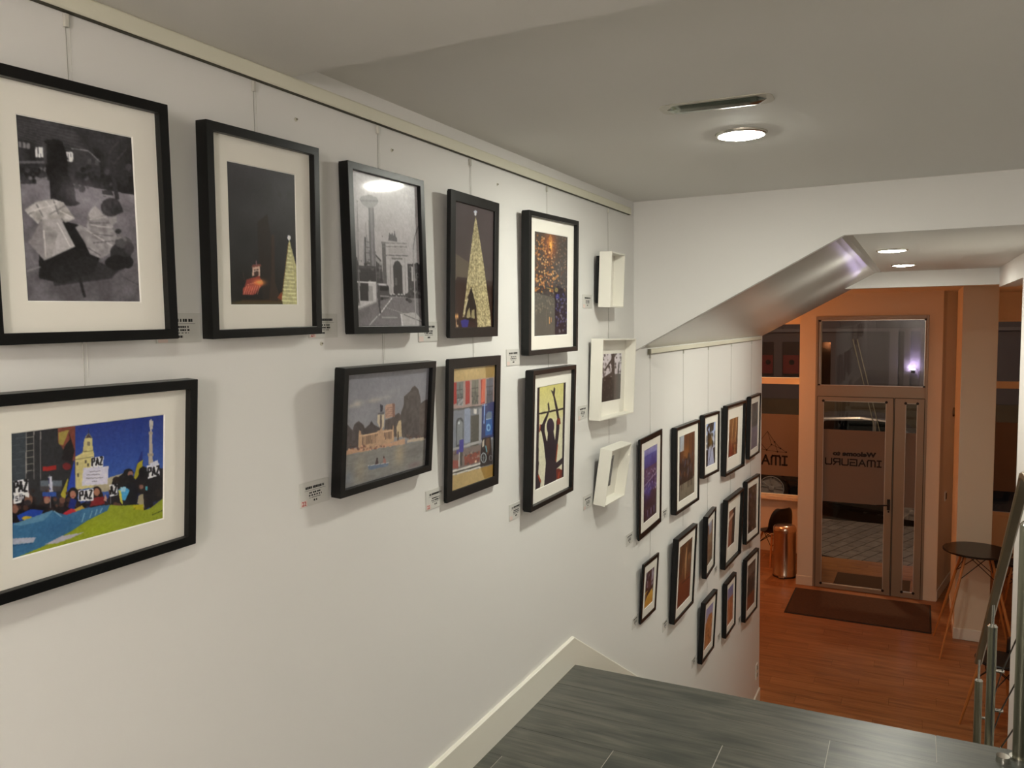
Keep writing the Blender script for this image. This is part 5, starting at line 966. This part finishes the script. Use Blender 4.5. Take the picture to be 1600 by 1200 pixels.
def car(label, x, y, col, L=4.1, wb=2.67, Wd=1.7, H=1.5):
    """parked side-on; near flank at y, wheelbase centred at x"""
    t = thing('parked_car', label, 'car', (x, y, GZ), group='parked cars')
    m = mat('car_paint_%d' % sum(col), col, 0.25, 0.3, coat=0.6); a, b = -wb/2, wb/2; s = H/1.5
    def arch(c, r): return [(c+r*math.cos(math.pi-math.pi*i/10), 0.30+r*math.sin(math.pi-math.pi*i/10)) for i in range(11)]
    low = [(-L/2, 0.32), (a-0.36, 0.25)]+arch(a, 0.36)+[(a+0.36, 0.22), (b-0.36, 0.22)]+arch(b, 0.36)+[(b+0.36, 0.25), (L/2, 0.34)]
    P = low+[(L/2+0.03, 0.62), (L/2-0.06, 0.84*s), (b-0.25, 0.97*s), (-L/2+0.05, 0.98*s), (-L/2-0.02, 0.66)]
    MB().prism(P, 1, 0.0, Wd).build('body', m, t, bevel=0.03)
    G = [(b-0.30, 0.96*s), (b-1.05, 1.44*s), (-0.4, 1.5*s), (a+0.1, 1.46*s), (-L/2+0.12, 0.97*s)]
    MB().prism(G, 1, 0.12, Wd-0.12).build('cabin', m, t, bevel=0.05)
    g0 = mat('dark_car_glass', (12, 13, 15), 0.08)
    MB().prism([(b-0.46, 1.0*s), (b-1.08, 1.39*s), (-0.05, 1.43*s), (-0.05, 1.0*s)], 1, 0.112, 0.125).build('window', g0, t); MB().prism([(-0.13, 1.0*s), (-0.13, 1.43*s), (a+0.2, 1.40*s), (-L/2+0.42, 1.0*s)], 1, 0.112, 0.125).build('window', g0, t)
    MB().box(-L/2+0.5, L/2-0.5, -0.012, 0.02, 0.55, 0.60).build('side_moulding', M_darkrub, t)
    al = mat('alloy_rim', (176, 174, 174), 0.4, 0.2)
    for wx in (a, b):
        for yy, d in ((0.0, 1), (Wd, -1)):
            o = MB().lathe([(0.2, -0.1), (0.29, -0.105), (0.325, -0.08), (0.33, 0.0), (0.325, 0.08), (0.29, 0.105), (0.2, 0.1)], 36).build('wheel', M_darkrub, t, smooth=True); o.location = (wx, yy+0.11*d, 0.33); o.rotation_euler = (math.pi/2, 0, 0)
            if d < 0: continue
            rim = MB().lathe([(0.245, 0.085), (0.262, 0.11), (0.25, 0.112), (0.225, 0.07)], 36)
            for q in range(5):
                an = 2*math.pi*q/5+0.3
                for da in (-0.17, 0.17):
                    e = Vector((math.cos(an+da), math.sin(an+da), 0)); tn = Vector((-math.sin(an), math.cos(an), 0)); p0 = Vector((math.cos(an), math.sin(an), 0))*0.05; p1 = e*0.25
                    rim.add([p0-tn*0.016+Vector((0, 0, 0.09)), p1-tn*0.02+Vector((0, 0, 0.1)), p1+tn*0.02+Vector((0, 0, 0.1)), p0+tn*0.016+Vector((0, 0, 0.09)), p0-tn*0.016+Vector((0, 0, 0.05)), p1-tn*0.02+Vector((0, 0, 0.06)), p1+tn*0.02+Vector((0, 0, 0.06)), p0+tn*0.016+Vector((0, 0, 0.05))], [(0, 1, 2, 3), (7, 6, 5, 4), (0, 4, 5, 1), (1, 5, 6, 2), (2, 6, 7, 3), (3, 7, 4, 0)])
            rim.lathe([(0.05, 0.05), (0.055, 0.095), (0.03, 0.1), (0.001, 0.1)], 18); rim.build('rim', al, o, smooth=False, loc=(0, 0, 0.03))
    return t
dc = car('dark car parked just outside the shop windows with alloy wheels', -1.38, 17.22, (26, 27, 30)); dc.rotation_euler = (0, 0.10, 0); dc.location.z = GZ+0.045
struct(MB().prism([(-7, GZ-0.3), (6, GZ-0.3), (6, GZ+0.045-0.10*7.38), (-7, GZ+0.045+0.10*5.62)][::-1], 1, 17.05, 22.2).build('road', mat('dark_asphalt', (58, 55, 52), 0.9, bump=0.5, bscale=80)))
car('pale silver car parked across the street behind the door glass', -0.75, 19.9, (150, 150, 152), L=4.6, H=1.78)
# opposite building
YB = 22.2
fb = thing('opposite_building', 'grey plastered building across the street with pilasters and cornice', 'building', (-1.0, YB, GZ))
M_bw = mat('grey_plaster', (104, 99, 102), 0.9, var=0.12, vscale=2.0)
MB().box(-8, 8, 0, 0.4, 0, 9).build('wall', M_bw, fb); MB().box(-8, 8, -0.12, 0.0, 3.72, 3.80).build('cornice', mat('pale_plaster', (126, 121, 122), 0.9), fb); MB().box(-8, 8, -0.14, 0, 0, 1.95).build('plinth', mat('brown_stone', (104, 92, 72), 0.9, var=0.3, vscale=5), fb)
for x in (-3.6, -2.3, -0.85, 0.0, 0.55, 1.15, 2.6): MB().box(x-0.07, x+0.07, -0.09, 0, 3.80, 7).build('pilaster', M_bw, fb); 
for x, wd in ((0.48, 0.10), (0.78, 0.07), (1.14, 0.07)): MB().box(x-wd, x+wd, -0.13, 0, 1.95, 3.72).build('pilaster', mat('pale_plaster', (126, 121, 122), 0.9), fb)
MB().box(-1.62, -1.0, -0.02, 0.0, 1.95, 3.45).build('window', mat('dark_car_glass', (12, 13, 15), 0.08), fb)
for lab, px_, w_ in (('narrow dark red poster on the building opposite, left one', -3.58, 0.32), ('wider dark red poster on the building opposite, right one', -2.98, 0.44)):
    t = thing('street_panel', lab, 'panel', (px_, YB-0.02, -1.46), group='panels across the street')
    MB().box(-w_/2, w_/2, -0.02, 0.0, 0, 0.9).build('board', mat('dark_panel_ground', (34, 28, 32), 0.5), t, bevel=0.004)  # dark boards with a red area on the wall opposite
    MB().box(-w_/2+0.02, w_/2-0.02, -0.022, -0.02, 0.06, 0.55).build('red_area', mat('dull_red_fill', (120, 40, 40), 0.6), t)
    MB().cyl((0.02, -0.022, 0.36), (0.02, -0.026, 0.36), 0.07, n=18).build('dark_dot', M_ink, t)
t = thing('street_uplight', 'small wall uplight glowing violet white on the building opposite', 'light', (-0.085, YB-0.16, -1.27))
MB().cyl((0, 0.1, -0.03), (0, 0.0, -0.03), 0.02, n=10).build('bracket', M_bplast, t); MB().cyl((0, 0, -0.07), (0, 0, 0.02), 0.05, n=16).build('body', M_bplast, t); MB().cyl((0, 0, 0.02), (0, 0, 0.035), 0.045, n=16).build('lens', emit_mat('violet_lens', (222, 205, 255), 55), t)
for i, (lab, dx) in enumerate((('left of two thin pale poles leaning beside the silver car across the street', 0.0), ('right of two thin pale poles leaning beside the silver car across the street', 0.09))):
    t = thing('leaning_pole', lab, 'pole', (-0.446+dx, 19.72, GZ), group='poles leaning across the street')
    MB().cyl((0, 0, 0), (-0.874, 0.1, 3.58), 0.010, n=8).build('shaft', mat('pale_pole', (150, 145, 122), 0.5), t); MB().cyl((0, 0, 0), (-0.011, 0.001, 0.045), 0.018, n=8).build('end_cap', M_darkrub, t)
def lamp_point(name, loc, power, col, r):
    l = bpy.data.lights.new(name, 'POINT'); l.energy = power; l.color = [float(c) for c in lin(col)]; l.shadow_soft_size = r; o = bpy.data.objects.new(name, l); C.objects.link(o); o.location = loc
lamp_point('street_lamp', (-1.6, 15.2, 1.3), STREET, (255, 214, 170), 0.25)


# ------------------------------------------------------------------ lift everything so the lower floor is z = 0
for o in list(SC.objects):
    if o.parent is None: o.location.z += ZUP
